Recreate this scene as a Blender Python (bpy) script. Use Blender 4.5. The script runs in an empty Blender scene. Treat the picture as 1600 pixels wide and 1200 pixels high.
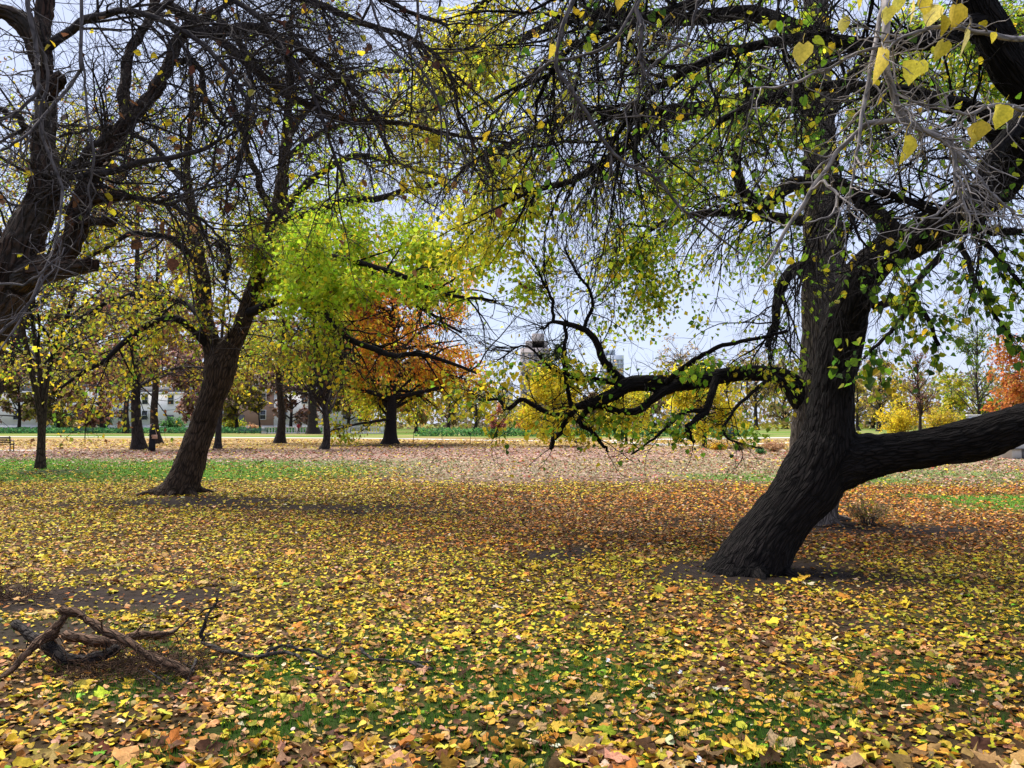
import bpy, math
import numpy as np
from mathutils import noise as mnoise, Vector

scene = bpy.context.scene
RNG = np.random.default_rng(11)

# ------------------------------------------------------------------ camera
CAM_H = 1.65
F_PX = 1230.0                      # focal length in pixels of the 1600 px wide photograph
PITCH = math.atan(61.0 / F_PX)     # the horizon lies 61 px under the picture's middle
cam_data = bpy.data.cameras.new('camera')
cam_data.sensor_width = 36.0
cam_data.lens = 36.0 * F_PX / 1600.0
cam_data.clip_start = 0.05
cam_data.clip_end = 3000.0
cam = bpy.data.objects.new('camera', cam_data)
scene.collection.objects.link(cam)
cam.location = (0, 0, CAM_H)
cam.rotation_euler = (math.radians(90) + PITCH, 0, 0)
scene.camera = cam

# ------------------------------------------------------------------ sky, sun, exposure
SUN_EL, SUN_AZ = math.radians(54), math.radians(-40)   # azimuth from +Y towards +X
world = bpy.data.worlds.new('World')
scene.world = world
world.use_nodes = True
wn, wl = world.node_tree.nodes, world.node_tree.links
wn.clear()
w_out = wn.new('ShaderNodeOutputWorld')
w_bg = wn.new('ShaderNodeBackground')
w_sky = wn.new('ShaderNodeTexSky')
w_sky.sky_type = 'NISHITA'
w_sky.sun_disc = False
w_sky.sun_elevation = SUN_EL
w_sky.sun_rotation = SUN_AZ
w_tc = wn.new('ShaderNodeTexCoord')
w_map = wn.new('ShaderNodeMapping')
w_map.inputs['Scale'].default_value = (1.0, 1.0, 2.6)
w_noise = wn.new('ShaderNodeTexNoise')
w_noise.inputs['Scale'].default_value = 2.3
w_noise.inputs['Detail'].default_value = 5
w_ramp = wn.new('ShaderNodeMapRange')
w_ramp.inputs['From Min'].default_value = 0.3
w_ramp.inputs['From Max'].default_value = 0.7
w_ramp.inputs['To Min'].default_value = 0.78
w_ramp.inputs['To Max'].default_value = 0.97
w_mix = wn.new('ShaderNodeMix')
w_mix.data_type = 'RGBA'
w_mix.inputs[7].default_value = (3.3, 3.7, 5.0, 1)      # thin bright cloud cover
wl.new(w_tc.outputs['Generated'], w_map.inputs['Vector'])
wl.new(w_map.outputs['Vector'], w_noise.inputs['Vector'])
wl.new(w_noise.outputs['Fac'], w_ramp.inputs['Value'])
wl.new(w_ramp.outputs['Result'], w_mix.inputs[0])
wl.new(w_sky.outputs['Color'], w_mix.inputs[6])
wl.new(w_mix.outputs[2], w_bg.inputs['Color'])
w_bg.inputs['Strength'].default_value = 0.10
wl.new(w_bg.outputs['Background'], w_out.inputs['Surface'])

sun_data = bpy.data.lights.new('sun', 'SUN')
sun_data.energy = 4.4
sun_data.angle = math.radians(50)
sun_data.color = (1.0, 0.95, 0.86)
sun = bpy.data.objects.new('sun', sun_data)
scene.collection.objects.link(sun)
sd = Vector((math.sin(SUN_AZ) * math.cos(SUN_EL), math.cos(SUN_AZ) * math.cos(SUN_EL), math.sin(SUN_EL)))
sun.rotation_euler = sd.to_track_quat('Z', 'Y').to_euler()

vs = scene.view_settings
vs.view_transform = 'Standard'
vs.look = 'None'
vs.exposure = 1.16
vs.gamma = 1.0
vs.use_curve_mapping = False
scene.cycles.use_denoising = True
scene.cycles.max_bounces = 4
scene.cycles.diffuse_bounces = 2
scene.cycles.transmission_bounces = 3
scene.cycles.glossy_bounces = 2
scene.cycles.transparent_max_bounces = 4

# ------------------------------------------------------------------ helpers
COL = scene.collection
ST, CT = math.sin(PITCH), math.cos(PITCH)


def P(px, py, d):
    """Point of the place seen at pixel (px, py), d metres ahead of the viewer."""
    u = (600.0 - py) / F_PX
    y = CT - u * ST
    z = ST + u * CT
    return np.array([(px - 800.0) / F_PX / y * d, d, CAM_H + z / y * d])


def gdist(py):
    return CAM_H * F_PX / (py - 661.0)


def smooth(a, b, v):
    t = np.clip((v - a) / (b - a), 0, 1)
    return t * t * (3 - 2 * t)


_tabs = {}


def vnoise(x, y, scale=1.0, seed=0):
    if seed not in _tabs:
        _tabs[seed] = np.random.default_rng(1000 + seed).random((256, 256))
    T = _tabs[seed]
    x = np.asarray(x, float) / scale + 500
    y = np.asarray(y, float) / scale + 500
    i, j = np.floor(x).astype(int), np.floor(y).astype(int)
    fx, fy = x - i, y - j
    fx, fy = fx * fx * (3 - 2 * fx), fy * fy * (3 - 2 * fy)
    a, b = T[i % 256, j % 256], T[(i + 1) % 256, j % 256]
    c, d = T[i % 256, (j + 1) % 256], T[(i + 1) % 256, (j + 1) % 256]
    return (a * (1 - fx) + b * fx) * (1 - fy) + (c * (1 - fx) + d * fx) * fy


def fbm(x, y, scale, seed):
    return 0.55 * vnoise(x, y, scale, seed) + 0.3 * vnoise(x, y, scale * .45, seed + 1) + 0.15 * vnoise(x, y, scale * .2, seed + 2)


def height(x, y):
    x, y = np.asarray(x, float), np.asarray(y, float)
    near = 1 - smooth(25, 60, np.hypot(x, y))
    return 0.08 * near * (fbm(x, y, 3.5, 5) - 0.5)


def nrm(v):
    return v / np.maximum(np.linalg.norm(v, axis=-1, keepdims=True), 1e-9)


def link(name, mesh, mat=None, parent=None):
    o = bpy.data.objects.new(name, mesh)
    COL.objects.link(o)
    if mat is not None and mesh is not None and not mesh.materials:
        mesh.materials.append(mat)
    if parent is not None:
        o.parent = parent
    return o


def raw_mesh(name, V, faces, smooth_sh=False, col=None, bark=None):
    """faces: list of int arrays (N,3) / (N,4)."""
    me = bpy.data.meshes.new(name)
    V = np.asarray(V, np.float32)
    faces = [np.asarray(f, np.int32) for f in faces if len(f)]
    me.vertices.add(len(V))
    me.vertices.foreach_set('co', V.ravel())
    loops = np.concatenate([f.ravel() for f in faces])
    tot = np.concatenate([np.full(len(f), f.shape[1], np.int32) for f in faces])
    start = np.concatenate([[0], np.cumsum(tot)[:-1]]).astype(np.int32)
    me.loops.add(len(loops))
    me.loops.foreach_set('vertex_index', loops)
    me.polygons.add(len(tot))
    me.polygons.foreach_set('loop_start', start)
    me.polygons.foreach_set('loop_total', tot)
    if smooth_sh:
        me.polygons.foreach_set('use_smooth', np.ones(len(tot), bool))
    if col is not None:
        a = me.attributes.new('col', 'FLOAT_COLOR', 'POINT')
        c = np.ones((len(V), 4), np.float32)
        c[:, :3] = col
        a.data.foreach_set('color', c.ravel())
    if bark is not None:
        a = me.attributes.new('bark', 'FLOAT_VECTOR', 'POINT')
        a.data.foreach_set('vector', np.asarray(bark, np.float32).ravel())
    me.update(calc_edges=True)
    return me


def thing(name, label, cat, loc=(0, 0, 0), group=None):
    o = bpy.data.objects.new(name, None)
    COL.objects.link(o)
    o.location = loc
    o.empty_display_size = 0.2
    o['label'] = label
    o['category'] = cat
    if group:
        o['group'] = group
    return o


def tag(o, label, cat, group=None, kind=None):
    o['label'] = label
    o['category'] = cat
    if group:
        o['group'] = group
    if kind:
        o['kind'] = kind
    return o


# ---- box / tube collectors for small built things
class MB:
    def __init__(self):
        self.v, self.f3, self.f4, self.n = [], [], [], 0

    def add(self, V, F):
        V = np.asarray(V, float)
        self.v.append(V)
        for f in F:
            (self.f4 if len(f) == 4 else self.f3).append([i + self.n for i in f])
        self.n += len(V)
        return self

    def box(self, c, s, rz=0.0, taper=1.0, bevel=0.0):
        x, y, z = s[0] / 2, s[1] / 2, s[2] / 2
        b = min(bevel, x * .8, y * .8)
        if b > 0:
            ring = [(-x + b, -y), (x - b, -y), (x, -y + b), (x, y - b), (x - b, y), (-x + b, y), (-x, y - b), (-x, -y + b)]
        else:
            ring = [(-x, -y), (x, -y), (x, y), (-x, y)]
        k = len(ring)
        V = [(p[0], p[1], -z) for p in ring] + [(p[0] * taper, p[1] * taper, z) for p in ring]
        V = np.array(V)
        cs, sn = math.cos(rz), math.sin(rz)
        V = np.stack([V[:, 0] * cs - V[:, 1] * sn + c[0], V[:, 0] * sn + V[:, 1] * cs + c[1], V[:, 2] + c[2]], 1)
        F = [[i, (i + 1) % k, k + (i + 1) % k, k + i] for i in range(k)]
        if k == 4:
            F += [[3, 2, 1, 0], [4, 5, 6, 7]]
        else:
            F += [[0, 7, 6, 5], [0, 5, 4, 1], [4, 3, 2, 1], [8, 13, 14, 15][::-1], [8, 9, 12, 13], [9, 10, 11, 12]]
        return self.add(V, F)

    def lathe(self, c, prof, n=12):
        V, F = [], []
        for r, z in prof:
            for i in range(n):
                a = 2 * math.pi * i / n
                V.append((c[0] + r * math.cos(a), c[1] + r * math.sin(a), c[2] + z))
        for k in range(len(prof) - 1):
            for i in range(n):
                F.append([k * n + i, k * n + (i + 1) % n, (k + 1) * n + (i + 1) % n, (k + 1) * n + i])
        return self.add(V, F)

    def tube(self, pts, rad, n=8):
        pts = np.asarray(pts, float)
        rad = np.broadcast_to(np.asarray(rad, float), (len(pts),))
        V, F4, F3, _ = tubes(pts[None], rad[None], n, True)
        self.v.append(V)
        self.f4 += (F4 + self.n).tolist()
        self.n += len(V)
        return self

    def mesh(self, name, smooth_sh=False):
        return raw_mesh(name, np.concatenate(self.v), [np.array(self.f4), np.array(self.f3)], smooth_sh)

    def build(self, name, mat, parent=None, smooth_sh=False):
        return link(name, self.mesh(name, smooth_sh), mat, parent)


# ---- tubes for wood, many at a time
def tubes(pts, rad, S=4, cap=False):
    """pts (N,P,3), rad (N,P) -> verts, quads, None, bark coordinates (a, b, s)."""
    if cap:
        t0 = nrm(pts[:, :1] - pts[:, 1:2])
        t1 = nrm(pts[:, -1:] - pts[:, -2:-1])
        pts = np.concatenate([pts[:, :1] + t0 * rad[:, :1, None] * .05, pts, pts[:, -1:] + t1 * rad[:, -1:, None] * .12], 1)
        rad = np.concatenate([rad[:, :1] * .02, rad, rad[:, -1:] * .02], 1)
    N, K, _ = pts.shape
    t = np.empty_like(pts)
    t[:, 1:-1] = pts[:, 2:] - pts[:, :-2]
    t[:, 0] = pts[:, 1] - pts[:, 0]
    t[:, -1] = pts[:, -1] - pts[:, -2]
    t = nrm(t)
    ref = np.where(np.abs(t[:, 0, 2:3]) > .8, np.array([[1.0, 0, 0]]), np.array([[0, 0, 1.0]]))
    n = np.empty_like(pts)
    cur = nrm(np.cross(t[:, 0], ref))
    for i in range(K):
        cur = nrm(cur - (cur * t[:, i]).sum(-1, keepdims=True) * t[:, i])
        n[:, i] = cur
    b = np.cross(t, n)
    ang = np.linspace(0, 2 * math.pi, S, endpoint=False)
    ca, sa = np.cos(ang), np.sin(ang)
    off = (n[:, :, None, :] * ca[None, None, :, None] + b[:, :, None, :] * sa[None, None, :, None]) * rad[:, :, None, None]
    V = (pts[:, :, None, :] + off).reshape(-1, 3)
    s = np.concatenate([np.zeros((N, 1)), np.cumsum(np.linalg.norm(np.diff(pts, axis=1), axis=-1), 1)], 1)
    bark = np.stack([np.broadcast_to(rad[:, :, None] * ca, (N, K, S)), np.broadcast_to(rad[:, :, None] * sa, (N, K, S)),
                     np.broadcast_to(s[:, :, None], (N, K, S))], -1).reshape(-1, 3).copy()
    bark[:, 2] += np.repeat(RNG.random(N) * 40, K * S)
    base = (np.arange(N)[:, None, None] * K + np.arange(K - 1)[None, :, None]) * S
    j = np.arange(S)[None, None, :]
    q = np.stack([base + j, base + (j + 1) % S, base + S + (j + 1) % S, base + S + j], -1).reshape(-1, 4)
    return V, q, None, bark


def spline(pts, n):
    """Catmull-Rom through rows of pts (any width) -> n rows."""
    pts = np.asarray(pts, float)
    A = np.concatenate([[2 * pts[0] - pts[1]], pts, [2 * pts[-1] - pts[-2]]])
    m = len(pts) - 1
    u = np.linspace(0, m - 1e-6, n)
    i = u.astype(int)
    f = (u - i)[:, None]
    p0, p1, p2, p3 = A[i], A[i + 1], A[i + 2], A[i + 3]
    return 0.5 * (2 * p1 + (p2 - p0) * f + (2 * p0 - 5 * p1 + 4 * p2 - p3) * f ** 2 + (3 * p1 - p0 - 3 * p2 + p3) * f ** 3)


def limb(rows, n=24, wob=0.0):
    """rows of (px, py, d, radius_px) -> (n,3), (n,) in metres."""
    q = np.array([list(P(a, b, d)) + [r * d / F_PX] for a, b, d, r in rows])
    s = spline(q, n)
    if wob:
        w = RNG.normal(size=(n, 3))
        w = (w + np.roll(w, 1, 0) + np.roll(w, -1, 0)) / 3
        s[1:, :3] += w[1:] * wob
    return s[:, :3], np.maximum(s[:, 3], 0.002)


class Wood:
    """Branches of one order, all with the same number of points."""
    def __init__(self, pts, rad):
        self.p, self.r = np.asarray(pts, float), np.asarray(rad, float)
        self.len = np.linalg.norm(np.diff(self.p, axis=1), axis=-1).sum(1)

    def keep(self, m):
        return Wood(self.p[m], self.r[m])


def limbs_to_wood(limbs, n=24):
    return Wood(np.stack([spline(l[0], n) for l in limbs]), np.stack([spline(np.c_[l[1], l[1]], n)[:, 0] for l in limbs]))


def spawn(par, count, L, ang=(0.9, 0.25), K=6, wander=0.25, grav=0.0, r0=0.01, trange=(0.15, 1.0), rmin=0.2, w=None, taper=.3, clear=1.3, spread_up=0.0, bias=None, floor=.25):
    N = len(par.p)
    ww = par.len.copy() if w is None else par.len * w
    idx = RNG.choice(N, count, p=ww / ww.sum())
    t = trange[0] + (trange[1] - trange[0]) * RNG.random(count)
    Kp = par.p.shape[1]
    u = t * (Kp - 1.001)
    i = u.astype(int)
    f = (u - i)[:, None]
    pos = par.p[idx, i] * (1 - f) + par.p[idx, i + 1] * f
    tan = nrm(par.p[idx, i + 1] - par.p[idx, i])
    pr = par.r[idx, i] * (1 - f[:, 0]) + par.r[idx, i + 1] * f[:, 0]
    v = RNG.normal(size=(count, 3))
    v[:, 2] += spread_up
    v = nrm(v - (v * tan).sum(-1, keepdims=True) * tan)
    a = RNG.normal(ang[0], ang[1], count)[:, None]
    d = nrm(np.cos(a) * tan + np.sin(a) * v)
    ll = (L[0] + (L[1] - L[0]) * RNG.random(count)) * (1 - 0.35 * t)
    step = (ll / (K - 1))[:, None]
    pts = np.empty((count, K, 3))
    pts[:, 0] = pos
    curl = RNG.normal(size=(count, 3)) * wander * .6
    g = np.array([0, 0, -1.0]) * grav
    for k in range(1, K):
        d = nrm(d + RNG.normal(size=(count, 3)) * wander + curl * (k / K) + g * (k / K + .3) + (0 if bias is None else np.asarray(bias)))
        pts[:, k] = pts[:, k - 1] + d * step
    rs = np.minimum(pr * .75, r0 * (0.7 + .6 * RNG.random(count)))
    rs = np.maximum(rs, r0 * rmin)
    rad = rs[:, None] * np.linspace(1, taper, K)[None]
    dist = np.linalg.norm(pts - np.array([0, 0, CAM_H]), axis=-1).min(1)
    ok = (dist > clear) & (pts[:, :, 2].min(1) > floor)
    return Wood(pts[ok], rad[ok])


def inframe(pts, m=120):
    """Mask of points that a viewer here, or a step aside, could see."""
    y = np.maximum(pts[..., 1], .05)
    px = 800 + F_PX * pts[..., 0] / y
    py = 661 - F_PX * (pts[..., 2] - CAM_H) / y
    return (pts[..., 1] > .3) & (px > -m - 250 / y) & (px < 1600 + m + 250 / y) & (py > -m * 1.4 - 250 / y) & (py < 1250)


def cull(w, m=160):
    return w.keep(inframe(w.p, m).any(1))


def wood_obj(name, woods_sides, mat, parent, kind='stuff'):
    Vs, Qs, Bs, n = [], [], [], 0
    for w, S in woods_sides:
        if not len(w.p):
            continue
        V, q, _, b = tubes(w.p, w.r, S)
        Vs.append(V); Qs.append(q + n); Bs.append(b); n += len(V)
    o = link(name, raw_mesh(name, np.concatenate(Vs), [np.concatenate(Qs)], True, bark=np.concatenate(Bs)), mat, parent)
    if kind:
        o['kind'] = kind
    return o


# ---- one continuous trunk from several limbs: tubes fused by a voxel remesh, then bark relief along the grain
def fused(name, limbs, voxel, mat, parent, amp=0.012, freq=26.0, stretch=0.16, lump=0.02):
    Vs, Qs, n = [], [], 0
    ax, an, ab, as_, ar = [], [], [], [], []
    for k, (p, r) in enumerate(limbs):
        V, q, _, _ = tubes(p[None], r[None], 20, True)
        Vs.append(V); Qs.append(q + n); n += len(V)
        m = max(8, int(np.linalg.norm(np.diff(p, axis=0), axis=1).sum() / 0.05))
        s = spline(np.c_[p, r], m)
        t = nrm(np.gradient(s[:, :3], axis=0))
        cur = nrm(np.cross(t[0], [0.3, 1, 0.2]))
        ns = []
        for i in range(m):
            cur = nrm(cur - cur.dot(t[i]) * t[i])
            ns.append(cur)
        ns = np.array(ns)
        ax.append(s[:, :3]); an.append(ns); ab.append(np.cross(t, ns)); ar.append(s[:, 3])
        as_.append(np.concatenate([[0], np.cumsum(np.linalg.norm(np.diff(s[:, :3], axis=0), axis=1))]) + k * 7.3)
    tmp = link('temporary_trunk', raw_mesh('temporary_trunk', np.concatenate(Vs), [np.concatenate(Qs)]))
    md = tmp.modifiers.new('r', 'REMESH')
    md.mode = 'VOXEL'
    md.voxel_size = voxel
    sm = tmp.modifiers.new('s', 'SMOOTH')
    sm.factor = 0.5
    sm.iterations = 6
    dg = bpy.context.evaluated_depsgraph_get()
    me = bpy.data.meshes.new_from_object(tmp.evaluated_get(dg))
    old = tmp.data
    bpy.data.objects.remove(tmp)
    bpy.data.meshes.remove(old)
    nv = len(me.vertices)
    co = np.empty(nv * 3, np.float32); me.vertices.foreach_get('co', co); co = co.reshape(-1, 3).astype(float)
    no = np.empty(nv * 3, np.float32); me.vertex_normals.foreach_get('vector', no); no = no.reshape(-1, 3).astype(float)
    ax, an, ab, as_, ar = map(np.concatenate, (ax, an, ab, as_, ar))
    best = np.empty(nv, int)
    for c in range(0, nv, 4000):
        dd = np.linalg.norm(co[c:c + 4000, None] - ax[None], axis=-1) / ar[None]
        best[c:c + 4000] = dd.argmin(1)
    off = co - ax[best]
    q = np.stack([(off * an[best]).sum(1), (off * ab[best]).sum(1), as_[best] + (off * np.cross(an[best], ab[best])).sum(1)], 1)
    h = np.empty(nv)
    for i in range(nv):
        a, b, s = q[i]
        wv = mnoise.noise((a * 6, b * 6, s * 5)) * 0.06
        v1 = Vector((a * freq + wv * freq, b * freq + wv * freq, s * freq * stretch))
        r1 = 1 - abs(mnoise.noise(v1)) * 2.2
        r2 = mnoise.noise(v1 * 2.3) * .35
        lm = mnoise.noise((a * 3.1, b * 3.1, s * 1.7 + 4))
        h[i] = -max(r1, -.2) * amp + r2 * amp + lm * lump
    co += no * h[:, None]
    me.vertices.foreach_set('co', co.astype(np.float32).ravel())
    a = me.attributes.new('bark', 'FLOAT_VECTOR', 'POINT')
    a.data.foreach_set('vector', q.astype(np.float32).ravel())
    me.polygons.foreach_set('use_smooth', np.ones(len(me.polygons), bool))
    me.update()
    me.name = name
    return link(name, me, mat, parent)


def roots(px, py, d, r_px, n=6, seed=1, rise=1.1):
    rg = np.random.default_rng(seed)
    c = P(px, py, d); c[2] = 0
    r = r_px * d / F_PX
    out = []
    for k in range(n):
        a = 2 * math.pi * (k + rg.random() * .6) / n
        u = np.array([math.cos(a), math.sin(a), 0])
        L = r * (1.35 + .7 * rg.random())
        rows = np.array([[*(c + u * r * .45 + [0, 0, r * rise]), r * .42], [*(c + u * r * .82 + [0, 0, r * rise * .35]), r * .34], [*(c + u * L * .85 + [0, 0, .02]), r * .22], [*(c + u * L * 1.25 + [0, 0, -.08]), r * .12]])
        q = spline(rows, 14)
        out.append((q[:, :3], q[:, 3]))
    return out


# ---- leaves, many at a time
T_QUAD = (np.array([(0, 0, 0), (.45, .36, .10), (1, 0, -.05), (.45, -.36, .10)]), np.array([(0, 2, 1), (0, 3, 2)]))
_h = [(0, 0), (-.07, .2), (.1, .42), (.42, .46), (.74, .27), (1.04, 0)]
T_HEART = (np.array([(x, y, abs(y) * .25 - .12 * x * x) for x, y in _h] + [(x, -y, abs(y) * .25 - .12 * x * x) for x, y in _h[1:5]]),
           np.array([(0, 2, 1), (0, 3, 2), (0, 4, 3), (0, 5, 4), (0, 6, 7), (0, 7, 8), (0, 8, 9), (0, 9, 5)]))
_m = [(0, .0), (-.05, .16), (.02, .42), (.14, .33), (.26, .40), (.42, .62), (.47, .42), (.56, .34), (.60, .20), (.78, .24), (.82, .12), (1.05, 0)]
_mo = _m + [(x, -y) for x, y in _m[1:-1][::-1]]
T_MAPLE = (np.array([(.36, 0, .03)] + [(x, y, .22 * abs(y) ** 1.5 - .1 * x * x) for x, y in _mo]),
           np.array([(0, 1 + (i + 1) % len(_mo), 1 + i) for i in range(len(_mo))]))
_p = [(0, 0), (.12, .22), (.42, .37), (.75, .24), (1.03, 0)]
T_OVAL = (np.array([(x, y, abs(y) * .3 - .1 * x * x) for x, y in _p] + [(x, -y, abs(y) * .3 - .1 * x * x) for x, y in _p[1:4]]),
          np.array([(0, 2, 1), (0, 3, 2), (0, 4, 3), (0, 5, 6), (0, 6, 7), (0, 7, 4)]))


def leaf_arrays(pos, axis, normal, size, col, tmpl, curl=1.0, crumple=.035):
    tv, tf = tmpl
    N, K = len(pos), len(tv)
    a = nrm(axis)
    n = nrm(normal - (normal * a).sum(-1, keepdims=True) * a)
    b = np.cross(n, a)
    cz = np.broadcast_to(curl, (N,))[:, None]
    # slight sideways irregularity so that no two outlines are the same
    jx = tv[None, :, 0] + RNG.normal(size=(N, K)) * .035
    jy = tv[None, :, 1] * (0.85 + .3 * RNG.random((N, 1))) + RNG.normal(size=(N, K)) * .035
    jz = tv[None, :, 2] * cz + RNG.normal(size=(N, K)) * crumple
    s = np.broadcast_to(size, (N,))[:, None, None]
    V = pos[:, None] + s * (jx[..., None] * a[:, None] + jy[..., None] * b[:, None] + jz[..., None] * n[:, None])
    F = (tf[None] + (np.arange(N) * K)[:, None, None]).reshape(-1, tf.shape[1])
    return V.reshape(-1, 3), F, np.repeat(col, K, 0)


def leaves_obj(name, sets, mat, parent=None, kind='stuff'):
    Vs, Fs, Cs, n = [], [], [], 0
    for V, F, C in sets:
        Vs.append(V); Fs.append(F + n); Cs.append(C); n += len(V)
    o = link(name, raw_mesh(name, np.concatenate(Vs), [np.concatenate(Fs)], False, col=np.concatenate(Cs)), mat, parent)
    if kind:
        o['kind'] = kind
    return o


def palette(n, entries, jitter=.18):
    """entries: [(weight, (r,g,b)), ...]"""
    w = np.array([e[0] for e in entries], float)
    c = np.array([e[1] for e in entries], float)
    k = RNG.choice(len(w), n, p=w / w.sum())
    out = c[k] * (1 + RNG.normal(size=(n, 1)) * jitter) * (1 + RNG.normal(size=(n, 3)) * jitter * .35)
    return np.clip(out, .004, .85)


YEL = (.70, .52, .03); LIME = (.48, .52, .035); GRN = (.19, .34, .025); DGR = (.06, .14, .02); ORG = (.50, .20, .03)
TAN = (.50, .33, .17); BRN = (.19, .09, .04); PNK = (.46, .27, .22); RED = (.35, .07, .04); OLV = (.30, .29, .04); PALE = (.60, .50, .36)


def crown_leaves(w, count, size, pal, tmpl, trange=(.3, 1.0), hang=.5, m=140, weight=None, jitter=.03, clear=1.5):
    """Leaves on branches w; returns the arrays of the leaves that can be seen."""
    ww = w.len * (1 if weight is None else weight)
    idx = RNG.choice(len(w.p), count, p=ww / ww.sum())
    t = trange[0] + (trange[1] - trange[0]) * RNG.random(count)
    K = w.p.shape[1]
    u = t * (K - 1.001)
    i = u.astype(int)
    f = (u - i)[:, None]
    pos = w.p[idx, i] * (1 - f) + w.p[idx, i + 1] * f
    tan = nrm(w.p[idx, i + 1] - w.p[idx, i])
    pos = pos + RNG.normal(size=pos.shape) * jitter
    ok = inframe(pos, m) & (np.linalg.norm(pos - [0, 0, CAM_H], axis=1) > clear)
    pos, tan = pos[ok], tan[ok]
    n = len(pos)
    ax = tan * .5 + RNG.normal(size=(n, 3)) * .6 + np.array([0, 0, -hang])
    no = RNG.normal(size=(n, 3)) * .6 + np.array([0, 0, .8])
    sz = size * (.65 + .7 * RNG.random(n))
    col = pal(pos) if callable(pal) else palette(n, pal)
    return leaf_arrays(pos, ax, no, sz, col, tmpl, curl=.4 + 1.4 * RNG.random(n))


# ------------------------------------------------------------------ materials
def mat_new(name):
    m = bpy.data.materials.new(name)
    m.use_nodes = True
    nt = m.node_tree
    nt.nodes.clear()
    out = nt.nodes.new('ShaderNodeOutputMaterial')
    return m, nt, out


def mat_bark(name, dark, light, scale=14.0, stretch=.22, bump=.6, moss=None):
    m, nt, out = mat_new(name)
    N, L = nt.nodes, nt.links
    at = N.new('ShaderNodeAttribute'); at.attribute_name = 'bark'
    mp = N.new('ShaderNodeMapping'); mp.inputs['Scale'].default_value = (1, 1, stretch)
    L.new(at.outputs['Vector'], mp.inputs['Vector'])
    nd = N.new('ShaderNodeTexNoise'); nd.inputs['Scale'].default_value = scale * .45; nd.inputs['Detail'].default_value = 2
    L.new(mp.outputs['Vector'], nd.inputs['Vector'])
    av = N.new('ShaderNodeMixRGB'); av.blend_type = 'ADD'; av.inputs[0].default_value = 1.4 / scale
    L.new(mp.outputs['Vector'], av.inputs[1]); L.new(nd.outputs['Color'], av.inputs[2])
    vo = N.new('ShaderNodeTexVoronoi'); vo.feature = 'DISTANCE_TO_EDGE'; vo.inputs['Scale'].default_value = scale * 1.15
    L.new(av.outputs[0], vo.inputs['Vector'])
    vr = N.new('ShaderNodeMapRange'); vr.inputs['From Max'].default_value = .22
    L.new(vo.outputs['Distance'], vr.inputs['Value'])
    n0 = N.new('ShaderNodeTexNoise'); n0.inputs['Scale'].default_value = scale * 1.6
    n0.inputs['Detail'].default_value = 6; n0.inputs['Roughness'].default_value = .72
    L.new(mp.outputs['Vector'], n0.inputs['Vector'])
    n1 = N.new('ShaderNodeMix'); n1.data_type = 'FLOAT'; n1.inputs[0].default_value = .5
    L.new(vr.outputs['Result'], n1.inputs[2]); L.new(n0.outputs['Fac'], n1.inputs[3])
    n2 = N.new('ShaderNodeTexNoise'); n2.inputs['Scale'].default_value = 2.2; n2.inputs['Detail'].default_value = 3
    L.new(at.outputs['Vector'], n2.inputs['Vector'])
    r = N.new('ShaderNodeMapRange'); r.inputs['From Min'].default_value = .22; r.inputs['From Max'].default_value = .85
    L.new(n1.outputs[0], r.inputs['Value'])
    mx = N.new('ShaderNodeMix'); mx.data_type = 'RGBA'
    mx.inputs[6].default_value = (*dark, 1); mx.inputs[7].default_value = (*light, 1)
    L.new(r.outputs['Result'], mx.inputs[0])
    r2 = N.new('ShaderNodeMapRange'); r2.inputs['From Min'].default_value = .45; r2.inputs['From Max'].default_value = .7
    r2.inputs['To Max'].default_value = .7
    L.new(n2.outputs['Fac'], r2.inputs['Value'])
    mx2 = N.new('ShaderNodeMix'); mx2.data_type = 'RGBA'
    mo = moss or tuple(c * .6 for c in light)
    mx2.inputs[7].default_value = (*mo, 1)
    L.new(r2.outputs['Result'], mx2.inputs[0]); L.new(mx.outputs[2], mx2.inputs[6])
    bs = N.new('ShaderNodeBsdfPrincipled')
    bs.inputs['Roughness'].default_value = .9
    bs.inputs['Specular IOR Level'].default_value = .15
    L.new(mx2.outputs[2], bs.inputs['Base Color'])
    bp = N.new('ShaderNodeBump'); bp.inputs['Strength'].default_value = bump; bp.inputs['Distance'].default_value = .035
    L.new(n1.outputs[0], bp.inputs['Height']); L.new(bp.outputs['Normal'], bs.inputs['Normal'])
    L.new(bs.outputs['BSDF'], out.inputs['Surface'])
    return m


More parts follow.
